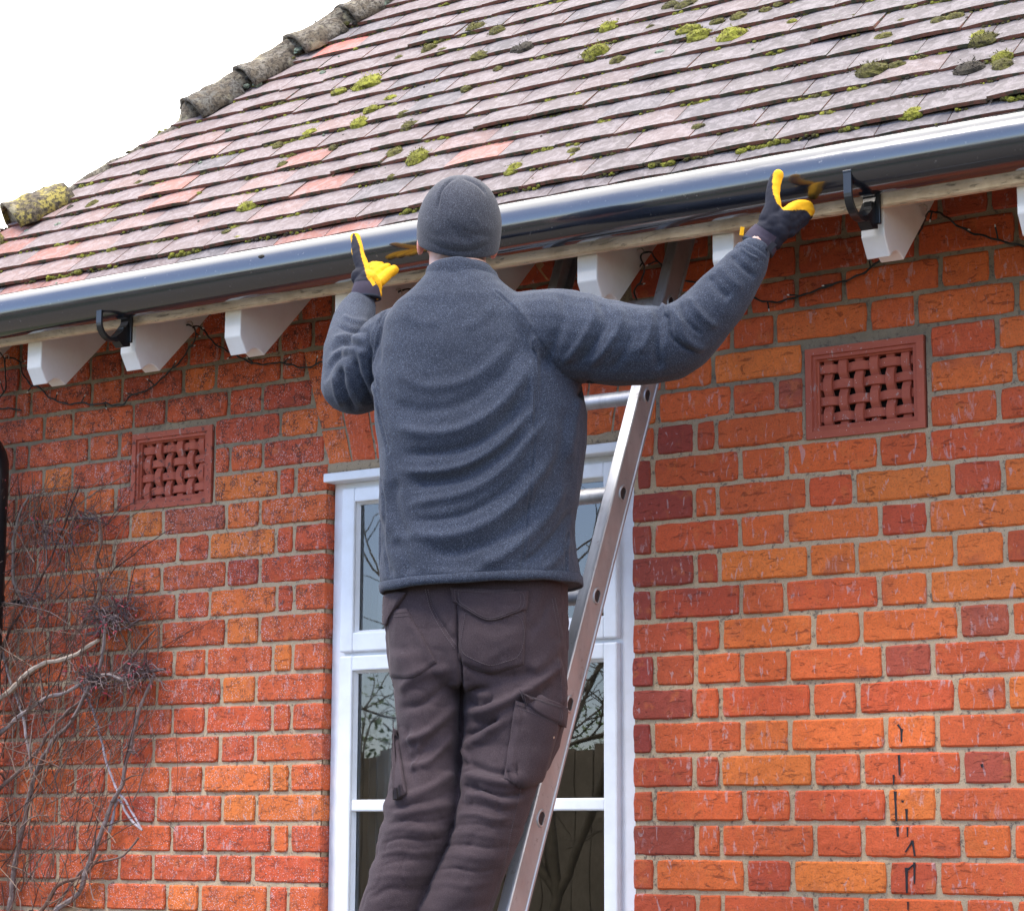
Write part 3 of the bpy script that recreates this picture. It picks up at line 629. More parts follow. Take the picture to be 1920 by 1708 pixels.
# soffit boarding above the rafters so no light leaks through the roof
g = MB(); g.add([(-5.0, -.31, 1.385+ZO), (XR+.4, -.31, 1.385+ZO), (XR+.4, 2.6, 4.295+ZO), (-1.9, 2.6, 4.295+ZO)], [(0, 1, 2, 3)]); g.add([(-5.0, -.31, 1.385+ZO), (-1.9, 2.6, 4.295+ZO), (-2.0, 6, 4.295+ZO), (-5.0, 6, 1.385+ZO)], [(0, 1, 2, 3)]); g.build('roof_boarding', M['bark'], HOUSE)
# ---- tiled roof: s runs up the slope, plane z = 1.74 + y
GA, TW, S0, NC = .0905, .157, -.5955, 37
def hipx(y): return -4.62+.96*(y+.05)              # hip line in plan
def rp_(x, s, h=0): return np.array([x, s*.70711-h*.70711, 1.74+s*.70711+h*.70711+ZO])
tl = MB()
def tcol(x, k):
    s = S0+k*GA; lf = np.clip((-2.7-x)/1.6, 0, 1)*np.clip(1-(s+.5)/.9, 0, 1); v = random.random()
    base = np.array((.118, .101, .099))*(1-.0)+np.array((.05, .022, .018))*np.clip((-2.3-x)/1.8, 0, 1)
    if v < .62*lf: base = np.array((.27, .115, .088)) if random.random() < .45 else np.array((.21, .135, .12))
    elif v < .10: base = np.array((.155, .118, .112))
    elif v > .9: base = np.array((.110, .097, .099))
    return tuple(base*random.uniform(.88, 1.1))
for k in range(NC):
    s0 = S0+k*GA; x = XR+.5-(TW/2 if k % 2 else 0)-random.uniform(0, .01)
    while x > hipx((s0)*.70711)-.16:
        xa, xb = x-TW+.0022, x; x -= TW; hx = hipx(s0*.70711)
        if xb < hx-.02: continue
        lift = random.choice([0]*22+[.004, .006])+random.uniform(0, .0012); tilt = random.uniform(-.0012, .0012); slip = random.uniform(-.0022, .0022)-(random.random() < .02)*.011
        if k == 0: slip = .050+random.uniform(-.001, .001); lift = -.013; tilt = 0
        nx, ns = 6, 4; V = []; th = .0088; L = .165
        for b in (0, 1):
            for i in range(ns+1):
                for j in range(nx+1):
                    u = j/nx; w = i/ns; X = xa+(xb-xa)*u; s = s0+slip+L*w; h = .017*(1-w*L/.165)+.0+lift*(1-w)+tilt*(u-.5)*2*(1-w)+.0026*(1-(2*u-1)**2)*1.0-(th if b else 0)
                    lim = hipx(s*.70711)+.0 ; X2 = max(X, lim) if X < lim else X
                    V.append(rp_(X2, s+(.0010*noise3(np.array([[X*1., s, k]]), 60, 1)[0] if i == 0 else 0), h+.0))
        q = (ns+1)*(nx+1); c = nx+1; F = [(i*c+j, i*c+j+1, (i+1)*c+j+1, (i+1)*c+j) for i in range(ns) for j in range(nx)]
        F += [(q+j, q+j+1, j+1, j) for j in range(nx)][::1]; F += [(i*c, (i+1)*c, q+(i+1)*c, q+i*c) for i in range(ns)]; F += [(i*c+nx, q+i*c+nx, q+(i+1)*c+nx, (i+1)*c+nx) for i in range(ns)]
        col = tcol((xa+xb)/2, k); q_ = proj(rp_((xa+xb)/2, s0+.05))
        if any(abs(q_[0]-u)+2*abs(q_[1]-v) < 46 for u, v in ((752, 52), (680, 96))): col = (.42, .11, .08)
        tl.add(V, F, col)
for px, py, c in ((1400/2, 150/2, 0), (1500/2, 120/2, 0), (1340/2, 205/2, 0)): pass
# the hip-end slope of the roof, same tiles in plainer form
for k in range(NC):
    s0 = S0+k*GA; y = -.38; 
    xp = lambda s, h: -4.62+.96*(.05)-.0+((s*.70711)*.96)-h*.7
    y0 = s0*.70711
    while y0 < 5.5:
        s = s0; xb_ = hipx(s*.70711); x2 = hipx((s+.165)*.70711)
        ya = max(y0, (s+.165)*.70711); yb2 = max(y0+.155, ya); yb = max(y0+.155, y0)
        V = [(xb_, y0, 1.74+s*.70711+.016+ZO), (xb_, yb, 1.74+s*.70711+.016+ZO), (x2, yb2, 1.74+(s+.165)*.70711+.004+ZO), (x2, ya, 1.74+(s+.165)*.70711+.004+ZO), (xb_+.004, y0, 1.74+s*.70711+.004+ZO), (xb_+.004, yb, 1.74+s*.70711+.004+ZO)]
        tl.add(V, [(0, 3, 2, 1), (0, 1, 5, 4)], tcol(-4, k)); y0 += .157
roof = tl.build('roof', M['tile'], HOUSE)
# half-round hip tiles: two lichened ones at the foot, a run of mortared ones above
hdir = np.array([.96, 1, 1.])/np.linalg.norm([.96, 1, 1.]); hside = np.cross(hdir, [0, 0, 1]); hside /= np.linalg.norm(hside); hup = np.cross(hside, hdir)
def hip_tile(y, L, r, col, sd, flat=.72):
    g = MB(); n = 12; m = 14; V = []; base = np.array([hipx(y), y, 1.74+y+ZO])+hup*.004
    for b in (0, 1):
        for i in range(n+1):
            w = i/n; rr = r*(1.12-.28*w)-(.014 if b else 0)
            for j in range(m+1):
                a = math.pi*(-.08+1.16*j/m); p = base+hdir*(L*w+(0 if not b else .0))+hside*(-math.cos(a)*rr)+hup*(math.sin(a)*rr*flat-r*.18-w*.01)
                V.append(p)
    V = np.array(V); V += (noise3(V, 28, sd)*.006+noise3(V, 80, sd)*.004)[:, None]*hup+(noise3(V, 40, sd+7)*.004)[:, None]*hdir; q = (n+1)*(m+1); c = m+1; F = []
    for i in range(n):
        for j in range(m): F += [(i*c+j, (i+1)*c+j, (i+1)*c+j+1, i*c+j+1), (q+i*c+j, q+i*c+j+1, q+(i+1)*c+j+1, q+(i+1)*c+j)]
    F += [(j, j+1, q+j+1, q+j) for j in range(m)]+[(i*c, q+i*c, q+(i+1)*c, (i+1)*c) for i in range(n)]+[(i*c+m, (i+1)*c+m, q+(i+1)*c+m, q+i*c+m) for i in range(n)]
    # mortar bedding filling the open front
    W0 = [base+hdir*.012+hside*(-math.cos(math.pi*j/m)*r*1.02)+hup*(math.sin(math.pi*j/m)*r*flat*1.0-r*.24) for j in range(m+1)]
    g.add(V, F, col); g.add(W0, [tuple(range(m+1))], (.30, .25, .18)); g.build('hip_tile', M['hip'], roof, True)
for i, y in enumerate((-.36, -.225, -.092)): hip_tile(y, .175, .112, (.36, .29, .07), i)
y = .26; i = 9
while y < 2.3: hip_tile(y, .15, .10+random.uniform(-.006, .006), random.choice([(.19, .165, .13), (.13, .12, .10), (.23, .19, .125)]), i); y += .106; i += 1
g = MB(); P = [np.array([hipx(y), y, 1.74+y+ZO])+hup*-.004 for y in np.linspace(-.03, 2.4, 110)]; g.tube(P, [.062 if q[1] > .25 else .020 for q in P], 16); V = g.v[0]; V += (noise3(V, 30, 4)*.009+noise3(V, 80, 5)*.005)[:, None]*hup+(noise3(V, 36, 6)*.009)[:, None]*hside; g.c = [np.tile([.20, .175, .13, 1.], (len(V), 1))]; g.build('hip_mortar', M['hip'], roof, True)
# ---- moss on the tiles (ground cover)
def roofpt(x, y, h=.012):
    d = ray(x, y); n = np.array([0, -1, 1.]); s = (1.74+ZO+h*1.414-n@CAM)/(n@d); return CAM+d*s
MOSS = [(692,152,28,0),(635,171,14,0),(677,228,20,0),(697,203,16,0),(732,183,14,0),(757,212,12,1),(582,248,16,0),(520,272,13,1),(625,276,10,1),(768,235,17,1),(740,285,14,1),(785,292,24,0),(530,308,13,1),(465,385,18,0),(735,332,10,1),(805,89,16,1),(830,95,12,1),(893,50,20,1),(932,57,18,1),(748,108,12,1),(900,103,18,1),(933,128,10,1),(875,165,13,1),(270,322,10,1),(260,342,10,1),(172,383,14,1),(447,446,9,0),(424,434,8,1),(372,362,7,0),(1143,47,20,0),(1117,97,28,0),(1157,112,13,1),(1285,8,20,1),(1257,10,16,1),(1292,55,22,0),(1310,65,20,0),(1372,63,26,0),(1385,30,14,1),(1435,18,10,1),(1485,40,9,0),(1237,98,10,2),(1657,68,13,1),(1845,73,21,1),(1835,66,14,0),(1880,107,19,0),(1882,121,18,1),(1817,127,19,3),(1635,131,24,1),(1682,121,12,1),(1713,210,14,0),(1310,237,11,1),(1550,172,8,0),(1075,282,9,1),(1073,291,7,0),(967,313,16,0),(957,322,11,0),(985,87,22,3),(968,91,14,3),(1285,57,12,0),(1345,40,12,1),(970,250,9,2),(1005,47,5,2),(1460,7,9,1),(1220,50,9,1),(1690,40,10,1),(1760,38,12,1),(1790,30,14,1),(1720,100,8,2),(490,480,5,3),(108,421,8,2),(50,432,6,2),(132,388,8,3),(272,428,8,3),(605,135,8,2),(428,244,6,2),(375,305,5,2),(650,310,5,2),(1600,30,5,1)]
MC = [(.24, .24, .025), (.115, .105, .02), (.24, .30, .22), (.055, .045, .03)]
ms = MB()
def tuft(P, r, ci, squash=.55):
    nrm = np.array([0, -.7071, .7071]); c = np.array(MC[ci])*random.uniform(.8, 1.2); B = MB(); B.ball((0, 0, 0), 1, 14)
    V = B.v[0]; N = V/np.linalg.norm(V, axis=1)[:, None]; k = 1+.22*noise3(V*1.0+P*7, 2.4, 3)+.10*noise3(V+P*9, 6, 4); V = V*k[:, None]*r
    ax = np.array([1., 0, 0]); ay = np.array([0, .7071, .7071]); W_ = V[:, :1]*ax*random.uniform(.9, 1.35)+V[:, 1:2]*ay*random.uniform(.8, 1.1)+V[:, 2:3]*nrm*squash
    ms.add(W_+P, B.f, c)
    n = int(90*min(r/.02, 1.6)**1.5) if ci != 2 else 0; n = max(n, 14 if ci != 2 else 0)
    ids = rng.integers(0, len(W_), n)
    for i in ids:
        if (W_[i]@nrm) < -.1*r: continue
        p = P+W_[i]*.95+rng.normal(size=3)*r*.12; d = W_[i]/(np.linalg.norm(W_[i])+1e-6)+rng.normal(size=3)*.5+nrm*.3; d /= np.linalg.norm(d); L = r*random.uniform(.12, .28); s_ = np.cross(d, rng.normal(size=3)); s_ /= np.linalg.norm(s_)+1e-6
        ms.add([p-s_*L*.22, p+s_*L*.22, p+d*L], [(0, 1, 2)], c*random.uniform(.8, 1.5))
for x, y, r, ci in MOSS: tuft(roofpt(x, y+r*.25), r*random.uniform(.0013, .0015), ci)
for k in range(1, NC):                   # strips along the tile edges
    s0 = S0+k*GA; x = XR
    while x > hipx(s0*.7071):
        dens = .5+.4*np.clip((x+3.6)/1.6, 0, 1)
        if random.random() < dens*.9:
            L = random.uniform(.02, .16); big = random.random() < .3
            for q in np.arange(0, L, .006 if not big else .008):
                r = random.uniform(.0022, .0052)*(1.7 if big else 1); tuft(rp_(x-q, s0-random.uniform(-.001, .005), .008+random.uniform(-.004, .004)), r, random.choice((1, 1, 3, 3, 0) if not big else (0, 0, 1)), .8)
            x -= L
        x -= random.uniform(.01, .09)
for _ in range(230):                     # rough growth on the mortared hip
    y = random.uniform(.24, 1.3); q = random.uniform(-.02, .10); tuft(np.array([hipx(y)+q, y-q*.25, 1.74+y-q*.25+ZO+.062*math.sqrt(max(0, 1-(q/.11)**2))-.004]), random.uniform(.004, .013), random.choice((3, 3, 3, 1, 1, 2)), .7)
for _ in range(160):
    x = random.uniform(-4.3, -.9); k = random.randint(0, 22); tuft(rp_(x, S0+k*GA+random.uniform(.0, .08), .014), random.uniform(.0018, .004), random.choice((2, 2, 3, 1)), .6)
tag(ms.build('moss', M['moss'], None), 'green and brown moss cushions scattered over the roof tiles', 'moss', kind='stuff')
# ---- open gutter brackets on the fascia
def bracket(pxplate, pytop, pxbot, pybot, pxtip, pytip):
    A = atY(pxplate, pytop, -.323); X = A[0]; T = atX(pxtip, pytip, X); B = atX(pxbot, pybot, X); g = MB()
    yb, zb = -.334, B[2]; r = (yb-T[1])/2; prof_o = []; prof_i = []
    g.box(X-.019, X+.019, -.330, -.3222, zb+.004, A[2]+.03, bev=.002)
    cyc, czc = (yb+T[1])/2, zb+r*.92; N = 22
    for i in range(N+1):
        a = math.pi*1.02*i/N; y_ = cyc+r*math.cos(a); z_ = czc-r*.95*math.sin(a)-0
        if i <= 3: z_ = czc-r*.95*math.sin(a)
        prof_o.append((y_, z_)); th = .012*(1-.55*i/N); prof_i.append((cyc+(r-th)*math.cos(a), czc-(r*.95-th)*math.sin(a)))
    prof_o.append((T[1], T[2])); prof_i.append((T[1]+.0055, T[2]-.004)); w = .0085
    V = []; F = []
    for i, (o, n_) in enumerate(zip(prof_o, prof_i)):
        for s_ in (-w, w): V.append((X+s_, o[0], o[1])); V.append((X+s_, n_[0], n_[1]))
    for i in range(len(prof_o)-1): a = 4*i; b = a+4; F += [(a, b, b+2, a+2), (a+1, a+3, b+3, b+1), (a, a+1, b+1, b), (a+2, b+2, b+3, a+3)]
    F += [(0, 2, 3, 1), (len(V)-4, len(V)-3, len(V)-1, len(V)-2)]; g.add(V, F)
    g.box(X-w-.001, X+w+.001, T[1]-.001, T[1]+.014, T[2]-.004, T[2]+.001, bev=.001)
    # gusset from the plate down to the cradle
    g.prism([(-.3225, zb+.075), (-.3225, zb-.004), (-.345, zb-.010), (-.372, zb+.012), (-.352, zb+.028), (-.335, zb+.05)], 'x', X-.017, X+.010)
    b_ = g.build('gutter_bracket', M['blackpl'], HOUSE); s_ = MB()
    for dz in (.062,): s_.ball((X, -.332, zb+dz+.02), (.0042, .002, .0042), 10)
    s_.build('screw', M['screw'], b_)
bracket(240, 592, 240, 648, 186, 568); bracket(1636, 365, 1636, 426, 1588, 320)
# painted-over drips on the wall
for a in (((1684,1358),(1691,1368)),((1691,1366),(1691,1391)),((1686,1415),(1687,1453)),((1676,1452),(1676,1471)),((1679,1483),(1681,1539)),((1693,1500),(1693,1504)),((1700,1516),(1701,1539)),((1683,1550),(1684,1568)),((1702,1550),(1702,1568)),((1711,1575),(1716,1605)),((1711,1577),(1698,1597)),((1715,1616),(1715,1656)),((1700,1626),(1701,1674)),((1702,1630),(1714,1620)),((1841,1432),(1842,1438)),((1703,1690),(1703,1706))):
    p0, p1 = (atY(*q, 0) for q in a); r = .0016+.0012*random.random(); pts = np.linspace(p0, p1, 5); pts[:, 1] = -.0012; B = MB(); B.tube(pts, [r*1.5, r*1.2, r, r*1.1, r*.8], 6); V = B.v[0]; V[:, 1] = -.0015+(V[:, 1]+.0012)*.35; dr = MB(); dr.add(V, B.f); dr.build('paint_drip', M['tar'], wl_)
# ---------------------------------------------------------------- the loose black gutter, held up in front of the fascia
RG = .0572
def gprof():
    A = np.radians(np.linspace(106, 291, 34)); o = [(RG*math.cos(t), RG*math.sin(t)) for t in A]; q = [((RG-.0028)*math.cos(t), (RG-.0028)*math.sin(t)) for t in A[::-1]]
    e0, e1 = A[0], A[-1]; lip = lambda t, s_: [((RG-.001)*math.cos(t+s_*.06), (RG-.001)*math.sin(t+s_*.06)), ((RG-.007)*math.cos(t+s_*.07), (RG-.007)*math.sin(t+s_*.07)), ((RG-.007)*math.cos(t), (RG-.007)*math.sin(t))]
    return o+lip(e1, 1)+q
gp = gprof(); GY, GZ = -.385, 1.2975
def gut_c(x): return np.array([x, GY, GZ+.0035-.0075*(x+4.35)/2.8+ZO])
gu = MB(); xs_ = np.linspace(-5.1, XR+.4, 60); rings = [np.array([gut_c(x)+np.array([0, a, b]) for a, b in gp]) for x in xs_]
k = len(gp); gu.add(np.concatenate(rings), [(i*k+j, i*k+(j+1) % k, (i+1)*k+(j+1) % k, (i+1)*k+j) for i in range(59) for j in range(k)])
gutter = gu.build('gutter', M['gutter'], None, True)
tag(gutter, 'long glossy black half round gutter held up below the tiles in front of the fascia', 'gutter')
# ---------------------------------------------------------------- aluminium ladder
LD = np.array([0, -.4131, -.9107]); LN = np.array([0, -.9107, .4131])       # down the ladder; outward from the wall
LO = np.array([0, -.25, .913+ZO])                                           # on the rung line
def L3(x, d, n): return np.array([x, 0, 0])+LO+LD*d+LN*n
lad = tag(empty('ladder', tuple(L3(-2.66, 2.75, 0))), 'silver aluminium ladder leaning against the brick wall under the man in the grey fleece', 'ladder')
XRT, XLF = -2.504, -2.835
def stile(x, sgn, name):
    g = MB(); w, dpt, th, lip = .0265, .031, .0022, .007
    prof = [(0, -dpt), (0, dpt), (-w, dpt), (-w, dpt-th*1.6), (-th, dpt-th), (-th, -dpt+th), (-w*.9, -dpt+th), (-w*.9, -dpt)]
    prof = [(0, -dpt), (.0022, -dpt+.001), (.0022, -dpt+.006), (0, -dpt+.0075), (0, dpt-.004), (-.0015, dpt-.001), (-.005, dpt), (-w+.002, dpt), (-w, dpt-.002), (-w, dpt-.007), (-w+th, dpt-.007), (-w+th, dpt-th), (-th, dpt-th), (-th, -dpt+th), (-w*.9, -dpt+th), (-w*.9, -dpt)]
    ds = (-.52, 2.80); V = [L3(x+sgn*a, d, n) for d in ds for a, n in prof]; m = len(prof)
    F = [(j, (j+1) % m, m+(j+1) % m, m+j) for j in range(m)]+[tuple(range(m))[::-1], tuple(range(m, 2*m))]
    g.add(V, F); return g.build(name, M['alu'], lad)
s1 = stile(XRT, 1, 'stile'); s2 = stile(XLF, -1, 'stile')
def dprof(r): return [(r*math.cos(a)*(1.15 if math.cos(a) > 0 else .75), r*.95*math.sin(a)*(1.2 if abs(a) > 9 else 1)) for a in np.linspace(-math.pi, math.pi, 25)[:-1]]
def dsh(r):
    P = []
    for a in np.linspace(0, 2*math.pi, 29)[:-1]:
        c, s_ = math.cos(a), math.sin(a); P.append((r*1.18*s_ if s_ < 0 else r*1.0*s_, r*.82*max(c, -.72)))   # (along d, along n): flat tread, pointed lower edge
    return P
for i in range(-1, 11):
    d = .25*i; 
    if d > 2.7: break
    g = MB(); P = dsh(.0165); V = [L3(x, d+a, n) for x in (XLF-.001, XRT-.0005) for a, n in P]; m = len(P)
    g.add(V, [(j, (j+1) % m, m+(j+1) % m, m+j) for j in range(m)]+[tuple(range(m))[::-1]]); rg = g.build('rung', M['alu'], lad, False)
    g = MB()
    for x, sgn in ((XRT, 1), (XLF, -1)):       # swaged collar and a near-black disc painting the hollow's shade, each outer face
        A = [(a*1.0, n*1.0) for a, n in dsh(.0158)]; B = [(a*1.0, n*1.0) for a, n in dsh(.0128)]; n0 = len(A)
        V = [L3(x+sgn*.0002, d+a, n) for a, n in dsh(.0176)]+[L3(x+sgn*.0026, d+a, n) for a, n in A]+[L3(x+sgn*.0022, d+a, n) for a, n in B]+[L3(x-sgn*.01, d+a*.97, n*.97) for a, n in B]
        g.add(V, [(q*n0+j, q*n0+(j+1) % n0, (q+1)*n0+(j+1) % n0, (q+1)*n0+j) for q in range(3) for j in range(n0)]); V2 = [L3(x+sgn*.0007, d+a, n) for a, n in B]; g.add(V2, [tuple(range(n0))], mi=1); g.build('rung_collar', [M['alu'], M['hollow_shade']], rg, False); g = MB()
for x in (XRT+.002, XLF-.002):
    c = L3(x, 0, 0); s_ = 1 if x > -2.6 else -1
    for d0, d1, o in ((-.56, -.515, .003), (2.79, 2.86, .004)):
        g = MB(); V = [L3(x+s_*.003*q-(s_*.03 if q == 0 else 0), d, n) for q in (0, 1) for d in (d0, d1) for n in (-.034, .034)]; g.add(V, [(0, 1, 3, 2), (4, 6, 7, 5), (0, 4, 5, 1), (2, 3, 7, 6), (0, 2, 6, 4), (1, 5, 7, 3)]); g.build('rubber_end', M['blackpl'], lad)
# ---------------------------------------------------------------- string of little lamps
st = tag(empty('string_lights', (-3.2, -.05, 1.0+ZO)), 'thin dark green string of unlit fairy lights looped under the eaves between the rafters', 'string lights')
def run(pts, n=None, r=.0021, spur=True):
    P = []
    for q in pts:
        x, y = q[:2]; P.append(atY(x, y, q[2] if len(q) > 2 else -.012))
    cb = MB()
    L = sum(np.linalg.norm(np.array(P[i+1])-P[i]) for i in range(len(P)-1)); S = spline(P, max(12, int(L/.006))); S[:, 2] += .0012*np.sin(np.arange(len(S))*.9); cb.tube(S, r, 6)
    ph = np.arange(len(S))*.75; cb.tube(S+np.stack([0*ph, -.0019*np.cos(ph), .0019*np.sin(ph)], 1), r*.62, 5)
    if spur:
        i = random.randint(4, 12)
        while i < len(S)-3:
            a = random.uniform(0, 6.28); d = np.array([math.cos(a), -.25, math.sin(a)]); d /= np.linalg.norm(d); e = S[i]+d*random.uniform(.018, .03); cb.tube([S[i], S[i]*.6+e*.4+[0, 0, .001], e], [.0022, .0017, .0021], 6)
            b = MB(); b.tube([e, e+d*.0055], [.0018, .0014], 6); b.build('bulb', M['bulb'], st); i += random.randint(11, 19)
    cb.build('cable', M['cable'], st)
run([(-30,772), (20,766), (40,770)], spur=False)
run([(-14,762), (2,742), (8,735), (10,700,-.03), (9,682,-.08), (14,671,-.12), (30,674,-.10), (40,690,-.05), (42,700,-.03), (50,712), (58,722), (75,727), (88,742), (110,753), (135,758), (150,755), (175,759), (195,756), (212,760), (232,757), (246,741), (262,737), (285,726), (305,708), (322,692), (340,676), (352,656), (364,640,-.03), (366,620,-.08), (361,611,-.12)])
run([(350,610,-.11), (361,611,-.12), (375,614,-.09), (390,630,-.04), (403,645), (425,657), (445,667), (470,680), (500,683), (520,680), (545,684), (570,690), (600,680), (618,668)])
run([(746,557,-.10), (750,545,-.12), (765,543,-.10), (790,560,-.04)], spur=False)
run([(1196,568,-.012), (1189,550,-.02), (1200,530,-.05), (1208,500,-.1), (1203,478,-.13), (1212,473,-.13), (1228,484,-.08), (1245,503,-.06), (1262,518,-.055), (1285,526,-.05), (1310,532,-.03), (1340,540)])
run([(1405,556), (1425,563), (1450,567), (1480,561), (1510,552), (1540,541), (1570,531), (1600,521), (1625,508), (1645,492), (1660,478)])
run([(1722,440,-.012), (1730,424,-.04), (1736,408,-.09), (1741,398,-.12), (1755,398,-.09), (1775,408,-.04), (1792,421), (1820,436), (1850,444), (1880,453), (1925,463), (1990,480)])
for x, y in ((14,668), (358,606), (750,545), (1203,470), (1733,388)): P = atY(x, y, -.13); g = MB(); g.tube([P+[-.012, 0, .004], P+[0, 0, .005], P+[.006, 0, -.001], P+[.005, 0, -.009]], .0016, 5); g.build('hook', M['screw'], st)
# ---------------------------------------------------------------- rainwater pipe at the left corner
dpp = tag(empty('rainwater_pipe', (-4.75, -.06, 0)), 'black cast rainwater pipe at the left corner of the brick wall, behind the creeper', 'pipe'); g = MB()
Xp = atY(14, 1150, -.07)[0]-.066; zt_ = atY(10, 845, -.07)[2]
P = [(Xp, -.07, .02), (Xp, -.07, zt_-.06), (Xp-.004, -.07, zt_-.025), (Xp-.03, -.075, zt_+.02), (Xp-.10, -.12, zt_+.10), (Xp-.16, -.2, zt_+.17)]; g.tube(spline(P[:2], 12).tolist()+spline(P[1:], 14)[1:].tolist(), .034, 20); g.build('pipe', M['blackpl'], dpp, True)
g = MB(); zb = atY(14, 1124, -.07)[2]; g.tube([(Xp, -.07, zb-.014), (Xp, -.07, zb+.014)], .037, 20); g.box(Xp+.02, Xp+.085, -.012, -.004, zb-.006, zb+.006); g.build('pipe_bracket', M['blackpl'], dpp)
# ---------------------------------------------------------------- bare creeper on the wall
cp = tag(empty('climbing_plant', (-4.3, -.05, 0)), 'leafless tangled creeper with brown stems and small red buds on the left of the wall', 'climbing plant')
tw = MB(); TC = [(.20, .11, .075), (.13, .062, .042), (.28, .19, .13), (.08, .042, .032), (.19, .125, .10)]
buds = MB()
def bud(p, d, s_=1): 
    d = np.array(d)/np.linalg.norm(d); c = random.choice([(.34, .03, .045), (.22, .02, .03), (.42, .07, .08)]); buds.tube([p, p+d*.003*s_, p+d*.007*s_, p+d*.011*s_], [.0006*s_, .0018*s_, .0014*s_, .0002], 5, col=c)
ENDS = []
def stem(pts, r0, r1, Y0=-.02, Y1=-.03, col=None, seg=7, wob=.003):
    n = len(pts); P = [atY(x, y, Y0+(Y1-Y0)*i/(n-1)) for i, (x, y) in enumerate(pts)]; S = spline(P, max(10, int(40*n/4))); S += np.stack([noise3(S, 26, 1)*wob, -np.abs(noise3(S, 20, 2))*wob*1.5, noise3(S, 26, 3)*wob], 1)
    rr = np.linspace(r0, r1, len(S))*(1+.25*noise3(S, 70, 5)); tw.tube(S, rr, seg, col=col or random.choice(TC)); ENDS.append(S); return S
MAIN = [([(-20,1318), (15,1300), (45,1268), (75,1246), (115,1238), (150,1222), (185,1200)], .0062, .004, -.05, -.06, (.46, .36, .27)), ([(-20,1392), (30,1350), (80,1312), (130,1296), (170,1272), (205,1264), (235,1278)], .005, .003, -.035, -.05, (.30, .24, .22)), ([(105,1706), (150,1670), (165,1625), (190,1565), (208,1510), (228,1475), (240,1420), (252,1370), (262,1330), (280,1285), (292,1262)], .0065, .003, -.02, -.045, (.25, .19, .17)),
 ([(20,1706), (32,1600), (45,1540), (62,1462), (100,1390), (135,1350), (160,1300), (185,1255), (196,1200), (200,1170)], .0062, .0035, -.02, -.06, (.24, .18, .16)), ([(60,1450), (52,1390), (40,1330), (18,1270), (5,1220), (0,1170)], .0035, .0025, -.03, -.04, (.36, .30, .28)), ([(130,1200), (170,1150), (190,1110), (180,1060), (190,1010), (180,960)], .004, .002, -.03, -.05, None),
 ([(80,1708), (110,1660), (160,1640), (190,1600)], .0045, .003, -.02, -.03, None), ([(0,1480), (60,1420), (120,1340), (180,1290), (240,1240), (290,1180)], .004, .002, -.03, -.05, None), ([(45,1130), (30,1100), (25,1030), (40,960), (55,930)], .004, .0025, -.03, -.05, (.22, .17, .14)), ([(205,1560), (222,1500), (250,1540), (268,1555)], .003, .0022, -.02, -.03, (.40, .36, .38)), ([(150,1280), (175,1330), (190,1380), (215,1470), (235,1500), (268,1556)], .0028, .002, -.02, -.03, (.38, .34, .38)),
 ([(100,1708), (165,1625), (235,1600), (262,1570)], .003, .002, -.02, -.02, None), ([(0,1240), (20,1180), (60,1120), (100,1040), (130,960), (150,910)], .003, .0016, -.02, -.05, None), ([(160,1290), (215,1270), (260,1262), (310,1255)], .004, .003, -.03, -.05, (.16, .11, .11)), ([(165,1190), (200,1180), (240,1175), (262,1160)], .004, .002, -.03, -.05, (.16, .11, .11))]
for m in MAIN: m = (m[0], m[1]*1.3, m[2]*1.35)+tuple(m[3:]); stem(*m); tw.build('stem', M['twig'], cp); tw = MB()
for x0, x1, r in ((105, 60, .0075), (20, 30, .007), (80, 40, .006), (60, 10, .005), (150, 95, .005)): stem([(x1-30, 2860), (x1, 2500), (x1+14, 2200), (x1-6, 1950), ((x0+x1)/2, 1820), (x0, 1706)], r*1.6, r*1.2, -.04, -.02); tw.build('stem', M['twig'], cp); tw = MB()
def dens(x, y):                                  # where the creeper grows
    if y < 905: return 0
    xr = np.interp(y, [905, 950, 1020, 1100, 1170, 1260, 1400, 1520, 1620, 1708], [150, 215, 225, 235, 300, 318, 290, 262, 215, 180]); return max(0., 1-(max(x, 0)/xr)**3)*np.interp(y, [905, 940, 1200, 1500, 1700], [.25, .9, 1, .8, .6])
cnt = 0
while cnt < 900:
    x, y = random.uniform(-30, 320), random.uniform(905, 1720)
    if random.random() > dens(x, y): continue
    cnt += 1; a = random.gauss(-1.28, .42) if random.random() < .8 else random.uniform(-3.1, .2); L = random.uniform(30, 170)*(1 if y > 1000 else .7); n = 7; pts = [(x, y)]; cur = random.gauss(0, .045)
    for i in range(n): a += cur+random.gauss(0, .07); x += math.cos(a)*L/n; y += math.sin(a)*L/n; pts.append((x, y))
    if pts[-1][1] < 885 or pts[-1][0] > 335: continue
    r = random.choice((.0006, .0008, .0010, .0013, .0018)); S = stem(pts, r*1.2, r*.6, -random.uniform(.002, .07), -random.uniform(.005, .09), seg=4, wob=.0025)
    if random.random() < .06: bud(S[-1], S[-1]-S[-3], random.uniform(.7, 1.5))
for cx, cy, n, sp in ((195,1160,120,34), (172,1270,90,30), (235,1135,40,26), (262,1255,100,28), (215,1155,40,30), (90,1010,40,45), (60,1120,20,22), (240,1280,26,22), (160,970,30,30), (240,1400,14,18)):
    for _ in range(n):
        x, y = random.gauss(cx, sp*.45), random.gauss(cy, sp*.3); a = random.uniform(0, 6.28); pts = [(x, y)]; L = random.uniform(12, 46)
        for i in range(5): a += random.gauss(0, .5); x += math.cos(a)*L/5; y += math.sin(a)*L/5; pts.append((x, y))
        S = stem(pts, random.uniform(.0008, .002), .0007, -random.uniform(.02, .07), -random.uniform(.02, .09), col=random.choice([(.10, .065, .065), (.15, .10, .10), (.24, .17, .15)]), seg=4)
        if random.random() < .32: bud(S[-1], S[-1]-S[-3], random.uniform(.8, 1.7))
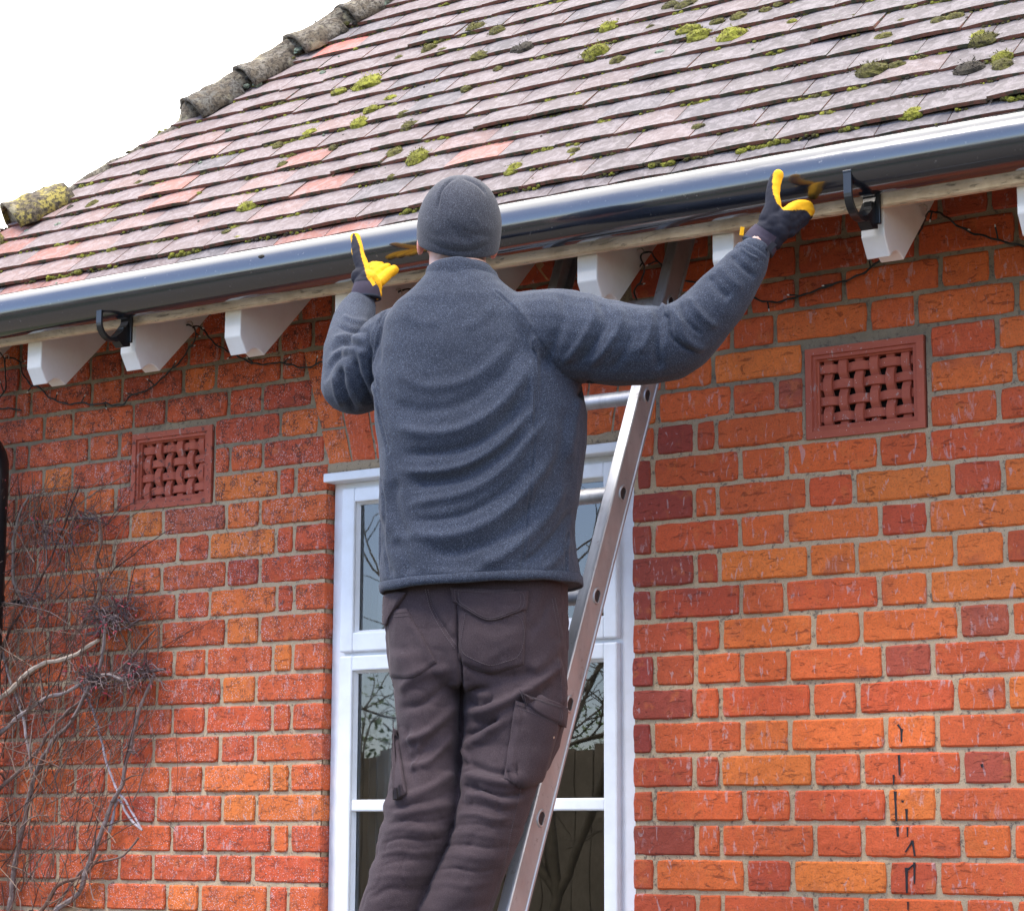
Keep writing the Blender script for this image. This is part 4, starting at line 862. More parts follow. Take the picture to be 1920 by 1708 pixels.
for x0, y0, x1, y1 in ((290,1195,365,1150), (300,1215,415,1155), (250,1262,360,1180), (330,1200,380,1170), (200,1170,310,1120), (280,1450,282,1330), (255,1330,262,1460), (395,1310,412,1255), (255,1405,300,1370), (255,1420,300,1360), (160,905,170,875), (130,920,150,885), (190,960,265,940), (225,900,215,960), (330,1370,320,1560), (235,1410,310,1385)):
    stem([(x0, y0), ((x0+x1)/2+random.uniform(-8, 8), (y0+y1)/2+random.uniform(-8, 8)), (x1, y1)], .0011, .0005, -.012, -.006, seg=4)
tag(tw.build('twig', M['twig'], cp), kind='stuff'); tag(buds.build('bud', M['twig'], cp), kind='stuff')
# a dead leaf caught under the fascia
g = MB(); p = [atY(x, y, -.2) for x, y in ((1003,492), (1012,487), (1021,497), (1014,505), (1022,516), (1030,527), (1024,524), (1011,508), (1006,500))]; g.add(p, [tuple(range(len(p)))]); me = g.mesh('dead_leaf'); o = link('dead_leaf', me, M['deadleaf']); md = o.modifiers.new('t', 'SOLIDIFY'); md.thickness = .001
tag(o, 'small curled dead leaf caught in a cobweb under the fascia', 'leaf')
# ---------------------------------------------------------------- the man
MAN = tag(empty('person', tuple(atT(780, 1950, 4.45))), 'man in grey fleece, beanie and gloves standing on the ladder, reaching to the gutter', 'person')
def fused(mb, vox, smooth=6, fac=.5):
    """fuse overlapping closed shapes into one continuous skin; returns arrays"""
    me = mb.mesh('tmp'); o = bpy.data.objects.new('tmp', me); COL.objects.link(o); m = o.modifiers.new('r', 'REMESH'); m.mode = 'VOXEL'; m.voxel_size = vox; m.adaptivity = 0
    s_ = o.modifiers.new('s', 'SMOOTH'); s_.iterations = smooth; s_.factor = fac
    bpy.context.view_layer.update(); dg = bpy.context.evaluated_depsgraph_get(); e = bpy.data.meshes.new_from_object(o.evaluated_get(dg)); n = len(e.vertices); V = np.empty(n*3); e.vertices.foreach_get('co', V); F = [tuple(p.vertices) for p in e.polygons]
    bpy.data.objects.remove(o); bpy.data.meshes.remove(e); return V.reshape(-1, 3), F
def normals(V, F):
    N = np.zeros_like(V); A = np.array([f if len(f) == 4 else tuple(f)+(f[0],) for f in F]); d1 = V[A[:, 2]]-V[A[:, 0]]; d2 = V[A[:, 3]]-V[A[:, 1]]; n = np.cross(d1, d2)
    n3 = np.array([len(f) == 3 for f in F]); n[n3] = np.cross(V[A[n3, 1]]-V[A[n3, 0]], V[A[n3, 2]]-V[A[n3, 0]])
    for k in range(4): np.add.at(N, A[:, k], n)
    return N/(np.linalg.norm(N, axis=1)[:, None]+1e-12)
def pl_dist(p, line):
    """distance and running fraction of points p to a polyline, in photograph pixels"""
    L = spline([list(map(float, q)) for q in line], 40)[:, :2]; best = np.full(len(p), 1e9); fr = np.zeros(len(p)); sg = np.zeros(len(p))
    for i in range(len(L)-1):
        a, b = L[i], L[i+1]; d = b-a; t = np.clip(((p-a)@d)/(d@d+1e-9), 0, 1); q = p-a-t[:, None]*d; e = np.hypot(q[:, 0], q[:, 1]); m = e < best
        best[m] = e[m]; fr[m] = (i+t[m])/(len(L)-1); sg[m] = np.sign(d[0]*q[m, 1]-d[1]*q[m, 0])
    return best, fr, sg
FS = 1.0
def folds(V, F, lst, back_only=True, taper=.18):
    """each fold: polyline on the cloth, half width in pixels, height in mm (negative = valley); real displaced cloth"""
    N = normals(V, F)
    if ((V-V.mean(0))*N).sum() < 0: N = -N
    p = proj(V); vis = ((CAM-V)*N).sum(1) > 0; D = np.zeros(len(V))
    for line, w, h in lst:
        d, fr, _ = pl_dist(p, line); t = np.clip(np.minimum(fr, 1-fr)/taper, 0, 1); t = t*t*(3-2*t); D += FS*h*.001*np.exp(-(d/(w*.85))**2)*t*np.clip(1.0 if vis is None else vis, 0, 1)
    return V+N*D[:, None]
def puts(name, V, F, mat, parent, col=None):
    g = MB(); g.add(V, F, col); return g.build(name, mat, parent, True)
def section(y, xl, xr, t, d, dl=.0, n=40, ex=2.35, rot=.28, dz=0):
    """horizontal body ring whose outline seen from the lens spans xl..xr"""
    c = atT((xl+xr)/2, y, t); S = (xr-xl)/2*t/FPX*1.0; w = math.sqrt(max(S*S-(d*math.sin(rot))**2, (S*.6)**2))/math.cos(rot); ca, sa = math.cos(rot), math.sin(rot)
    ax = ER*ca-EF*sa; ay = ER*sa+EF*ca; a = np.arange(n)*2*math.pi/n; cx = np.sign(np.cos(a))*np.abs(np.cos(a))**(2/ex); cy = np.sign(np.sin(a))*np.abs(np.sin(a))**(2/ex)
    return c+cx[:, None]*w*ax+cy[:, None]*d*ay+dl*EF
def limb(g, pts, n=None, seg=20):
    """pts: (x, y, t, radius in photo px)"""
    P = np.array([list(atT(x, y, t))+[r*t/FPX] for x, y, t, r in pts]); S = spline(P, n or len(pts)*7); C, r = S[:, :3], S[:, 3]
    g.tube(C, r, seg); g.ball(C[0], r[0]*.995, 16); g.ball(C[-1], r[-1]*.995, 16)
# ---- body: one continuous skin from head to wrists and ankles
b = MB(); TT = 4.55
hc = atT(862, 418, 4.575); Z3 = np.array([0, 0, 1.]); e1 = EF*math.cos(.2)-ER*math.sin(.2); HX = ER*math.cos(.2)+EF*math.sin(.2); HF = e1*math.cos(.48)+Z3*math.sin(.48); HU = -e1*math.sin(.48)+Z3*math.cos(.48)
def H(r, f, z): return hc+HX*r+HF*f+HU*z
Hm = np.stack([HX, HF, HU], 1)
b.ball(H(0, .0, .0), (.072, .092, .080), 24, M=Hm); b.ball(H(0, .022, -.04), (.062, .074, .075), 20, M=Hm); b.ball(H(0, .055, -.078), (.036, .03, .026), 14, M=Hm)
b.tube([H(0, .098, .005), H(0, .112, -.02), H(0, .118, -.034)], [.008, .011, .013], 10); b.ball(H(0, .104, -.058), (.024, .010, .009), 12, M=Hm)
for s_ in (-1, 1):
    b.ball(H(.028*s_, .085, .012), (.014, .010, .010), 10, M=Hm); b.ball(H(.045*s_, .07, -.02), (.02, .02, .018), 10, M=Hm)
    b.ball(H(.077*s_, .004, -.050), (.008, .017, .028), 14, M=Hm); b.ball(H(.081*s_, -.004, -.046), (.006, .012, .018), 12, M=Hm)
b.tube([H(0, -.012, -.03), H(-.0, -.012, -.085), atT(866, 520, 4.56), atT(866, 560, 4.56)], [.060, .059, .062, .07], 24)
rows_ = [(545, 800, 930, .055), (575, 770, 970, .08), (640, 760, 1000, .09), (760, 745, 1030, .105), (900, 750, 1030, .10), (1050, 745, 1035, .10), (1180, 745, 1035, .105), (1260, 750, 1035, .10)]
b.loft([section(y, l, r, TT, d) for y, l, r, d in rows_])
RARM = [(1000, 625, 4.52, 55), (1110, 636, 4.47, 52), (1200, 640, 4.44, 46), (1272, 628, 4.41, 42), (1330, 585, 4.405, 38), (1385, 522, 4.405, 31), (1411, 476, 4.405, 25), (1424, 452, 4.41, 25)]
LARM = [(775, 640, 4.61, 46), (705, 690, 4.65, 34), (668, 722, 4.70, 32), (655, 680, 4.79, 28), (664, 615, 4.88, 26), (680, 566, 4.95, 23), (690, 535, 4.985, 22)]
limb(b, RARM); limb(b, LARM)
LL = [(805, 1240, 4.56, 62), (800, 1380, 4.53, 52), (795, 1500, 4.49, 46), (765, 1620, 4.47, 44), (745, 1760, 4.45, 36), (742, 1900, 4.44, 26)]
RL = [(950, 1240, 4.54, 66), (945, 1380, 4.51, 56), (925, 1490, 4.47, 50), (885, 1620, 4.45, 46), (855, 1760, 4.44, 37), (850, 1900, 4.43, 26)]
limb(b, LL); limb(b, RL)
V, F = fused(b, .0058, 5); N = normals(V, F)
ear = np.exp(-(np.linalg.norm(V-H(.08, -.006, -.056), axis=1)/.026)**2)+np.exp(-(np.linalg.norm(V-H(-.08, -.006, -.056), axis=1)/.026)**2)
hair = np.clip(((hc-V)@HF-.02)/.03, 0, 1)*np.clip(((V-hc)@HU+.085)/.03, 0, 1)*(np.linalg.norm(V-hc, axis=1) < .14)
col = np.tile(np.array([.60, .37, .30, 1.]), (len(V), 1)); col[:, :3] = col[:, :3]*(1-ear[:, None].clip(0, 1)*.75)+np.array([.58, .16, .11])*ear[:, None].clip(0, 1)*.75; col[:, :3] = col[:, :3]*(1-hair[:, None]*.45)+np.array([.22, .15, .12])*hair[:, None]*.45
body = puts('body', V, F, M['skin'], MAN); body.data.color_attributes['bcol'].data.foreach_set('color', col.ravel())
# ---- beanie
g = MB(); R_ = []
def hring(y, xl, xr, d, sl=0, t=4.575, n=48):
    c = atT((xl+xr)/2, y, t); w = (xr-xl)/2*t/FPX; a = np.arange(n)*2*math.pi/n; P = c+np.cos(a)[:, None]*w*ER+np.sin(a)[:, None]*d*EF; P[:, 2] += np.cos(a)*sl; return P
def hr2(h, w, d, f=0, n=48): t = np.arange(n)*2*math.pi/n; return H(0, 0, 0)+HU*h+HF*f+np.cos(t)[:, None]*w*HX+np.sin(t)[:, None]*d*HF
for h, w, d, f in ((.099, .006, .006, -.006), (.0975, .018, .020, -.006), (.092, .034, .038, -.005), (.081, .051, .058, -.004), (.064, .066, .077, -.002), (.044, .077, .092, 0), (.022, .084, .102, 0), (.004, .0872, .106, 0), (-.020, .0872, .106, 0), (-.038, .0862, .105, 0), (-.048, .085, .104, 0), (-.051, .083, .102, 0), (-.0505, .079, .098, 0), (-.045, .077, .096, 0), (-.02, .077, .096, 0)): R_.append(hr2(h, w, d, f))
g.loft(R_); me = g.mesh('t'); o = bpy.data.objects.new('t', me); COL.objects.link(o); md = o.modifiers.new('s', 'SUBSURF'); md.levels = md.render_levels = 3; bpy.context.view_layer.update()
e = bpy.data.meshes.new_from_object(o.evaluated_get(bpy.context.evaluated_depsgraph_get())); V = np.empty(len(e.vertices)*3); e.vertices.foreach_get('co', V); V = V.reshape(-1, 3); F = [tuple(p.vertices) for p in e.polygons]; bpy.data.objects.remove(o)
V = folds(V, F, [([(861, 333), (845, 340), (829, 356), (822, 378), (819, 402)], 3.2, -5), ([(861, 333), (846, 339), (834, 352), (829, 372), (830, 395)], 7, 2.2), ([(861, 333), (885, 340), (905, 355), (914, 372)], 3.2, -4), ([(835, 410), (860, 440), (900, 455)], 12, -3), ([(790, 440), (830, 466), (880, 472), (930, 452)], 4, -1.6), ([(800, 440), (840, 455), (890, 455), (930, 435)], 9, 2.4), ([(795, 405), (810, 425), (830, 440)], 9, 1.4), ([(880, 400), (905, 425), (935, 435)], 10, 1.5), ([(855, 425), (890, 440), (930, 445)], 6, -1.6)], taper=.3)
puts('beanie', V, F, M['beanie'], MAN)
# ---- trousers
t_ = MB(); WR = [(1075, 724, 1062, 4.56, .118), (1120, 720, 1062, 4.56, .122), (1170, 722, 1063, 4.56, .128), (1220, 727, 1062, 4.555, .13), (1262, 733, 1060, 4.55, .122), (1292, 742, 1058, 4.545, .105)]
t_.loft([section(y, l, r, t, d) for y, l, r, t, d in WR])
def leg(rows): t_.loft([section(y, l, r, t, d, rot=.1, ex=2.1) for y, l, r, t, d in rows])
leg([(1230, 730, 868, 4.56, .105), (1300, 740, 872, 4.55, .10), (1360, 745, 870, 4.54, .094), (1420, 743, 862, 4.525, .088), (1470, 730, 862, 4.505, .085), (1500, 724, 862, 4.49, .082), (1540, 719, 852, 4.475, .078), (1580, 712, 843, 4.47, .075), (1620, 700, 826, 4.465, .073), (1660, 688, 808, 4.46, .071), (1708, 674, 789, 4.455, .069), (1780, 668, 790, 4.45, .068), (1880, 672, 798, 4.445, .07), (1905, 676, 802, 4.44, .071)])
leg([(1230, 872, 1062, 4.54, .112), (1300, 872, 1062, 4.53, .108), (1350, 870, 1060, 4.52, .104), (1400, 866, 1048, 4.51, .099), (1440, 866, 1030, 4.495, .094), (1470, 864, 1008, 4.48, .089), (1500, 862, 996, 4.465, .086), (1540, 856, 982, 4.455, .081), (1580, 846, 970, 4.45, .078), (1620, 828, 955, 4.445, .076), (1660, 808, 938, 4.44, .073), (1708, 784, 921, 4.435, .071), (1780, 782, 905, 4.43, .068), (1880, 790, 908, 4.425, .07), (1905, 792, 910, 4.42, .071)])
V, F = fused(t_, .0042, 6, .5)
TF = [([(862, 1100), (858, 1150), (858, 1200), (865, 1260), (866, 1300), (864, 1400), (862, 1480)], 5, -6), ([(800, 1105), (815, 1150), (840, 1185), (858, 1210)], 4, -2.2),
 ([(860, 1330), (900, 1335), (960, 1310), (1010, 1280), (1056, 1235)], 13, 5), ([(872, 1355), (930, 1352), (985, 1325), (1040, 1280)], 10, -4.5), ([(868, 1280), (910, 1305), (925, 1300)], 8, 3.5), ([(875, 1310), (905, 1325), (922, 1312), (918, 1296)], 5, -3),
 ([(866, 1405), (900, 1385), (950, 1345), (985, 1330)], 10, 4.5), ([(868, 1380), (910, 1362), (940, 1345)], 8, -4), ([(864, 1400), (875, 1415), (880, 1440), (868, 1445)], 7, 4), ([(867, 1425), (900, 1440), (950, 1450), (985, 1440)], 9, -3.5), ([(866, 1450), (905, 1460), (950, 1470), (1000, 1470)], 8, 4), ([(862, 1470), (895, 1478), (940, 1490), (990, 1488)], 6, -4),
 ([(862, 1490), (900, 1492), (945, 1505), (985, 1498)], 7, 3.6), ([(855, 1506), (900, 1510), (950, 1520), (975, 1515)], 5, -3), ([(852, 1530), (890, 1526), (930, 1536), (965, 1532)], 6, 2.6), ([(848, 1548), (890, 1545), (940, 1552), (960, 1550)], 5, -2.2), ([(838, 1568), (880, 1562), (925, 1570), (958, 1572)], 6, 2.2), ([(826, 1588), (870, 1583), (915, 1590), (950, 1588)], 5, -2), ([(818, 1610), (860, 1603), (905, 1610), (945, 1604)], 6, 1.8), ([(812, 1635), (850, 1628), (900, 1634), (935, 1625)], 6, -1.8), ([(800, 1662), (840, 1656), (880, 1660), (925, 1650)], 7, 1.8),
 ([(745, 1300), (770, 1275), (800, 1262), (850, 1255)], 12, 4.5), ([(742, 1330), (790, 1320), (830, 1290), (855, 1270)], 10, -4), ([(748, 1390), (790, 1380), (830, 1350), (856, 1310)], 12, 3.5), ([(750, 1430), (790, 1410), (820, 1370), (850, 1340)], 9, -3), ([(760, 1440), (800, 1430), (830, 1400), (850, 1370)], 10, 3), ([(785, 1390), (782, 1420), (772, 1450)], 5, 2.2), ([(770, 1350), (762, 1400), (770, 1440), (780, 1480)], 7, -2.4),
 ([(735, 1500), (775, 1492), (820, 1470), (856, 1440)], 9, 4), ([(728, 1520), (780, 1506), (820, 1496), (855, 1475)], 6, -3.5), ([(724, 1528), (770, 1524), (815, 1515), (855, 1505)], 7, 3.2), ([(720, 1545), (760, 1538), (810, 1540), (850, 1528)], 5, -2.6), ([(716, 1562), (760, 1554), (810, 1558), (845, 1548)], 6, 2.4), ([(710, 1585), (750, 1572), (800, 1575), (838, 1568)], 5, -2.2), ([(703, 1606), (745, 1596), (790, 1598), (830, 1590)], 6, 2), ([(700, 1630), (740, 1616), (780, 1612), (820, 1612)], 5, -2), ([(694, 1648), (730, 1640), (770, 1642), (808, 1636)], 6, 1.8), ([(690, 1690), (730, 1665), (775, 1668), (800, 1662)], 12, -2.4),
 ([(725, 1250), (722, 1300), (735, 1350), (750, 1400)], 9, -2.5), ([(1040, 1230), (1052, 1280), (1050, 1330)], 9, 3), ([(985, 1190), (1010, 1160), (1030, 1110)], 12, -2.6), ([(990, 1260), (1020, 1240), (1050, 1200)], 12, 2.6), ([(860, 1240), (900, 1262), (960, 1268), (1010, 1255)], 12, -2.4), ([(880, 1180), (930, 1200), (980, 1180)], 10, 1.8), ([(900, 1250), (940, 1220), (975, 1200)], 7, 1.5), ([(760, 1160), (790, 1200), (800, 1240)], 10, 1.8)]
FS = 1.6; TF = [(l, w*random.uniform(.65, 1.15), h*random.uniform(.6, 1.4)*(.75 if l[0][1] > 1500 else 1.25)) for l, w, h in TF]; V = folds(V, F, TF); low = np.clip((Zr(.18)-V[:, 2])/.1, 0, 1); V += (noise3(V*np.array([1, 1, 3.2]), 13, 12)*.0035*low)[:, None]*normals(V, F); V += (noise3(V*np.array([1, 1, .6]), 20, 6)*.0030+np.minimum(np.abs(noise3(V, 26, 17)), .25)*.006+noise3(V, 60, 7)*.0007)[:, None]*normals(V, F)
trousers = puts('trousers', V, F, M['trouser'], MAN)
tbv = BVHTree.FromPolygons([tuple(v) for v in V], F)
def hit(bv, x, y):
    d = Vector(ray(x, y)).normalized(); r = bv.ray_cast(Vector(CAM), d); return (np.array(r[0]), np.array(r[1])) if r[0] is not None else (None, None)
def patch(bv, top, bot, th=.0035, nu=26, nv=16, puff=0):
    """a cloth piece lying on the garment, outlined in the photograph by its top and bottom edges"""
    T = spline([list(map(float, p)) for p in top], nu); B = spline([list(map(float, p)) for p in bot], nu); P = []; Nn = []; last = None
    for i in range(nu):
        for j in range(nv):
            q = T[i]+(B[i]-T[i])*j/(nv-1); h, n = hit(bv, *q)
            if h is None: h, n = last if last else (atT(q[0], q[1], 4.5), -EF)
            if (CAM-h)@n < 0: n = -n
            last = (h, n); e = min(i, nu-1-i, (nv-1-j)*1.5)/3.; P.append(h+n*(th+puff*min(1, e)+noise3(h[None], 120, 3)[0]*.0006)); Nn.append(n)
    P, Nn = np.array(P), np.array(Nn); n0 = len(P); V = np.r_[P, P-Nn*(th+.004)]; F = []
    for i in range(nu-1):
        for j in range(nv-1): a = i*nv+j; F += [(a, a+1, a+nv+1, a+nv), (n0+a, n0+a+nv, n0+a+nv+1, n0+a+1)]
    bd = [i*nv for i in range(nu)]+[(nu-1)*nv+j for j in range(1, nv)]+[i*nv+nv-1 for i in range(nu-2, -1, -1)]+[j for j in range(nv-2, 0, -1)]; m = len(bd)
    F += [(bd[k], bd[(k+1) % m], n0+bd[(k+1) % m], n0+bd[k]) for k in range(m)]; return V, F, (T, B)
def seam(g, bv, line, r=.0009, off=.0006, dash=False, n=None):
    L = spline([list(map(float, p)) for p in line], n or max(8, int(sum(math.dist(line[i], line[i+1]) for i in range(len(line)-1))/4))); P = []
    for q in L:
        h, nn = hit(bv, *q)
        if h is None: continue
        if (CAM-h)@nn < 0: nn = -nn
        if P and np.linalg.norm(h-P[-1]) > .04: continue
        P.append(h+nn*off)
    if len(P) < 3: return
    if dash:
        for i in range(0, len(P)-1): a, c = P[i], P[i+1]; g.tube([a*.8+c*.2, a*.5+c*.5, a*.2+c*.8], r, 4)
    else: g.tube(P, r, 5)
def pocket(name, top, bot, puff=.001, th=.003, st=True, ins=5):
    V, F, (T, B) = patch(tbv, top, bot, th, puff=puff); p = puts(name, V, F, M['trouser'], trousers); bv = BVHTree.FromPolygons([tuple(v) for v in V], F)
    if st:
        g = MB(); c = (T.mean(0)+B.mean(0))/2; out = np.r_[T, B[::-1], T[:1]]; s_ = lambda k: [tuple(c+(q-c)*k) for q in out]
        for k in (1-ins/45, 1-ins/22): seam(g, bv, s_(k)[::3]+[s_(k)[0]], .0007, .0005, True, 110)
        g.build('stitching', M['stitch'], p)
    return p
pocket('back_pocket', [(857, 1135), (900, 1142), (985, 1140)], [(860, 1238), (888, 1252), (920, 1262), (950, 1255), (982, 1245)], .0008, .0025)
pocket('pocket_flap', [(846, 1103), (900, 1106), (990, 1109)], [(850, 1128), (870, 1142), (920, 1165), (960, 1153), (988, 1142)], .002, .0065, ins=4)
pocket('back_pocket', [(727, 1143), (745, 1142), (762, 1140)], [(733, 1268), (768, 1271), (819, 1242)], .0008, .0025)
pocket('pocket_flap', [(723, 1120), (742, 1112), (764, 1112)], [(722, 1172), (727, 1172), (733, 1158)], .002, .0065, st=False)
pocket('cargo_pocket', [(966, 1312), (1005, 1325), (1050, 1348)], [(945, 1460), (985, 1475), (1016, 1462)], .006, .005, ins=4)
pocket('pocket_flap', [(975, 1297), (1010, 1310), (1057, 1326)], [(985, 1325), (1015, 1345), (1052, 1362)], .004, .011, ins=4)
pocket('cargo_pocket', [(737, 1345), (742, 1362), (746, 1372)], [(742, 1500), (752, 1497), (764, 1487)], .003, .006, st=False)
g = MB()
for L in ([(802, 1104), (812, 1140), (835, 1180), (857, 1212)], [(797, 1104), (807, 1142), (830, 1184), (853, 1216)], [(1040, 1120), (1048, 1160), (1055, 1200)], [(1035, 1122), (1043, 1165), (1050, 1205)], [(985, 1440), (960, 1550), (940, 1640), (915, 1705)], [(865, 1215), (862, 1255), (868, 1300)], [(1045, 1230), (1052, 1280), (1052, 1315)]): seam(g, tbv, L, .0008, .0004, True)
g.build('stitching', M['stitch'], trousers)
h_, n_ = hit(tbv, 1036, 1380); g = MB()
if h_ is not None: g.ball(h_-FW*.014, .0042, 10); g.build('snap_button', M['screw'], trousers, True)
# ---- fleece jacket
j = MB(); JR = [(500, 806, 922, 4.56, .066), (520, 798, 934, 4.56, .075), (545, 772, 962, 4.56, .092), (572, 738, 1000, 4.56, .108), (610, 716, 1040, 4.56, .122), (660, 703, 1072, 4.56, .134), (720, 697, 1092, 4.56, .142), (780, 700, 1104, 4.56, .145), (840, 707, 1100, 4.555, .144), (900, 712, 1091, 4.555, .142), (960, 713, 1082, 4.555, .14), (1010, 710, 1078, 4.555, .141), (1050, 708, 1082, 4.555, .145), (1085, 712, 1088, 4.555, .148), (1099, 716, 1089, 4.555, .149)]
j.loft([section(y, l, r, t, d, rot=.2) for y, l, r, t, d in JR])
limb(j, [(985, 640, 4.53, 96), (1050, 632, 4.50, 94), (1120, 640, 4.47, 84), (1195, 645, 4.44, 77), (1255, 641, 4.42, 73), (1290, 622, 4.41, 66), (1325, 590, 4.405, 59), (1355, 555, 4.405, 54), (1385, 517, 4.405, 47), (1406, 486, 4.405, 38), (1412, 476, 4.405, 33)], 70)
limb(j, [(790, 640, 4.60, 84), (740, 655, 4.63, 74), (700, 690, 4.66, 66), (668, 722, 4.70, 58), (653, 722, 4.73, 52), (649, 690, 4.77, 47), (655, 640, 4.84, 44), (664, 600, 4.90, 39), (673, 576, 4.93, 33), (676, 568, 4.945, 29)], 60)
V, F = fused(j, .0040, 6, .5)
JF = [([(712, 742), (770, 768), (840, 765), (910, 730), (965, 670), (985, 620)], 16, -4.5), ([(735, 700), (800, 725), (870, 715), (925, 680), (965, 630)], 14, 2.5), ([(722, 790), (790, 812), (860, 806), (930, 768), (980, 710), (1000, 660)], 15, 5), ([(740, 850), (800, 850), (880, 835), (945, 790), (985, 740)], 14, -5.5), ([(735, 880), (800, 885), (880, 870), (950, 825), (1000, 760)], 13, 5), ([(750, 910), (800, 905), (860, 895), (930, 855), (990, 800)], 11, -5),
 ([(740, 955), (800, 940), (870, 925), (945, 880), (1000, 815), (1040, 770)], 13, 5.5), ([(760, 975), (810, 975), (880, 960), (950, 915), (1000, 860)], 12, -5), ([(745, 990), (800, 1005), (870, 1000), (940, 965), (1000, 905), (1050, 830)], 13, 5), ([(790, 1035), (850, 1035), (920, 1015), (975, 975), (1020, 920)], 12, -4.5), ([(880, 1062), (930, 1050), (985, 1010), (1030, 960), (1065, 890)], 13, 4.5), ([(970, 1060), (1010, 1035), (1050, 990), (1075, 950)], 11, -4), ([(1010, 1075), (1040, 1050), (1070, 1010)], 10, 3.5), ([(745, 895), (738, 940), (752, 985), (770, 1010)], 12, -4), ([(722, 830), (728, 890), (722, 950), (730, 1020)], 12, 3), ([(1060, 760), (1055, 830), (1030, 900)], 14, -3.5), ([(1090, 740), (1075, 800), (1065, 870)], 10, 3.5),
 ([(1003, 620), (1002, 700), (995, 800)], 8, 4), ([(960, 560), (990, 610), (1010, 680)], 12, 3), ([(1050, 540), (1060, 575), (1040, 640), (1010, 700)], 12, -4), ([(1095, 540), (1115, 580), (1090, 640), (1050, 690)], 12, 4.5), ([(1125, 560), (1135, 600), (1110, 650), (1080, 690)], 10, -5), ([(1155, 562), (1165, 600), (1140, 650), (1100, 690)], 11, 4.5), ([(1180, 572), (1190, 610), (1170, 660), (1140, 700)], 10, -4.5), ([(1215, 570), (1222, 600), (1212, 640), (1195, 665)], 10, 5), ([(1232, 570), (1236, 610), (1232, 660), (1240, 700)], 9, -6),
 ([(1248, 566), (1256, 600), (1262, 632), (1282, 650), (1310, 665)], 4, -8), ([(1256, 566), (1272, 600), (1282, 630), (1305, 650), (1330, 655)], 9, 5.5), ([(1262, 575), (1272, 592)], 4, -4), ([(1278, 560), (1280, 585), (1295, 610), (1320, 630)], 7, -4.5), ([(1290, 552), (1305, 580), (1330, 605), (1350, 615)], 10, 4), ([(1240, 570), (1246, 580), (1250, 592)], 6, 4), ([(1330, 515), (1345, 540), (1372, 560)], 9, -4), ([(1345, 495), (1365, 520), (1395, 545)], 9, 3.5), ([(1370, 475), (1392, 500), (1420, 520)], 7, -3), ([(1385, 462), (1405, 478), (1428, 486)], 5, 2.5),
 ([(1110, 715), (1100, 735), (1085, 745)], 8, -8), ([(1100, 700), (1140, 712), (1200, 712), (1250, 705)], 14, 2),
 ([(640, 590), (660, 600), (690, 605)], 6, 3), ([(632, 610), (655, 620), (690, 622)], 6, -3), ([(622, 635), (650, 632), (690, 640)], 7, 4), ([(615, 662), (640, 645), (672, 650), (690, 662)], 6, -4.5), ([(610, 690), (630, 665), (655, 655), (690, 668)], 7, 4.5), ([(608, 720), (618, 690), (640, 668), (660, 668)], 5, -4), ([(650, 672), (655, 710), (672, 745), (690, 768)], 7, 4.5), ([(640, 685), (640, 720), (655, 755), (668, 775)], 6, -5.5), ([(625, 700), (628, 730), (640, 765)], 7, 4), ([(665, 668), (672, 700), (690, 735), (700, 760)], 5, -4.5), ([(680, 640), (680, 680), (692, 715), (705, 745)], 7, 4.5), ([(690, 615), (692, 650), (696, 690), (708, 730)], 4, -4.5), ([(712, 600), (704, 640), (702, 690), (706, 740), (716, 790)], 6, 3.5), ([(722, 590), (712, 630), (710, 690)], 4, -3),
 ([(770, 560), (765, 590), (790, 605), (830, 600)], 14, 3), ([(860, 620), (900, 600), (930, 560)], 12, 1.5), ([(735, 1010), (760, 1040), (770, 1080)], 12, -3), ([(800, 1070), (860, 1075), (920, 1065)], 12, 2.5), ([(716, 960), (712, 1010), (722, 1060), (740, 1090)], 9, -3.5)]
FS = 1.5; JF = [(l, w*random.uniform(.7, 1.15), h*random.uniform(.6, 1.25)) for l, w, h in JF]; V = folds(V, F, JF); N = normals(V, F); p = proj(V); vis = ((CAM-V)*N).sum(1) > 0
for L, w, h in (([(1002, 640), (1004, 700), (1003, 800), (996, 900), (985, 1000), (975, 1082)], 1.6, -2.6), ([(930, 548), (960, 575), (995, 615), (1030, 665), (1060, 705), (1092, 722)], 1.6, -2.4), ([(722, 585), (705, 620), (697, 660), (696, 700), (705, 745), (715, 790), (728, 850)], 1.6, -3.2), ([(716, 900), (722, 960), (720, 1020), (730, 1080)], 1.6, -2.2), ([(1064, 1000), (1060, 1050), (1062, 1085)], 1.8, -3)):
    d, fr, _ = pl_dist(p, L); V -= N*((-h*.001*np.exp(-(d/w)**2)*vis)[:, None]); V += N*((.0012*np.exp(-((d-4)/2.2)**2)*vis)[:, None])
V += (noise3(V, 14, 6)*.0022+noise3(V, 40, 7)*.0010+noise3(V, 110, 8)*.0003)[:, None]*N
# open hem: drop everything below the hem line and the wrist ends
fleece = puts('fleece_jacket', V, F, M['fleece'], MAN); jbv = BVHTree.FromPolygons([tuple(v) for v in V], F)
g = MB(); hr = [section(y, l-1, r+1, 4.555, d, rot=.2, n=80) for y, l, r, d in ((1086, 713, 1090, .151), (1088, 712, 1091, .153), (1098, 713, 1092, .155), (1103, 715, 1092, .153), (1105, 718, 1090, .150), (1101, 722, 1086, .143), (1088, 724, 1084, .138))]
for R1 in hr: 
    q = proj(R1); R1[:, 2] += (-.000085*(q[:, 0]-900)*-1)*(-1)*-1*0+(.00008*(q[:, 0]-960))*(np.abs(q[:, 0]-960) < 400)*.55+noise3(R1, 20, 4)*.003
V = np.concatenate(hr); k = 80; g.add(V, [(i*k+c, i*k+(c+1) % k, (i+1)*k+(c+1) % k, (i+1)*k+c) for i in range(len(hr)-1) for c in range(k)]); g.build('hem_band', M['fleece'], fleece, True)
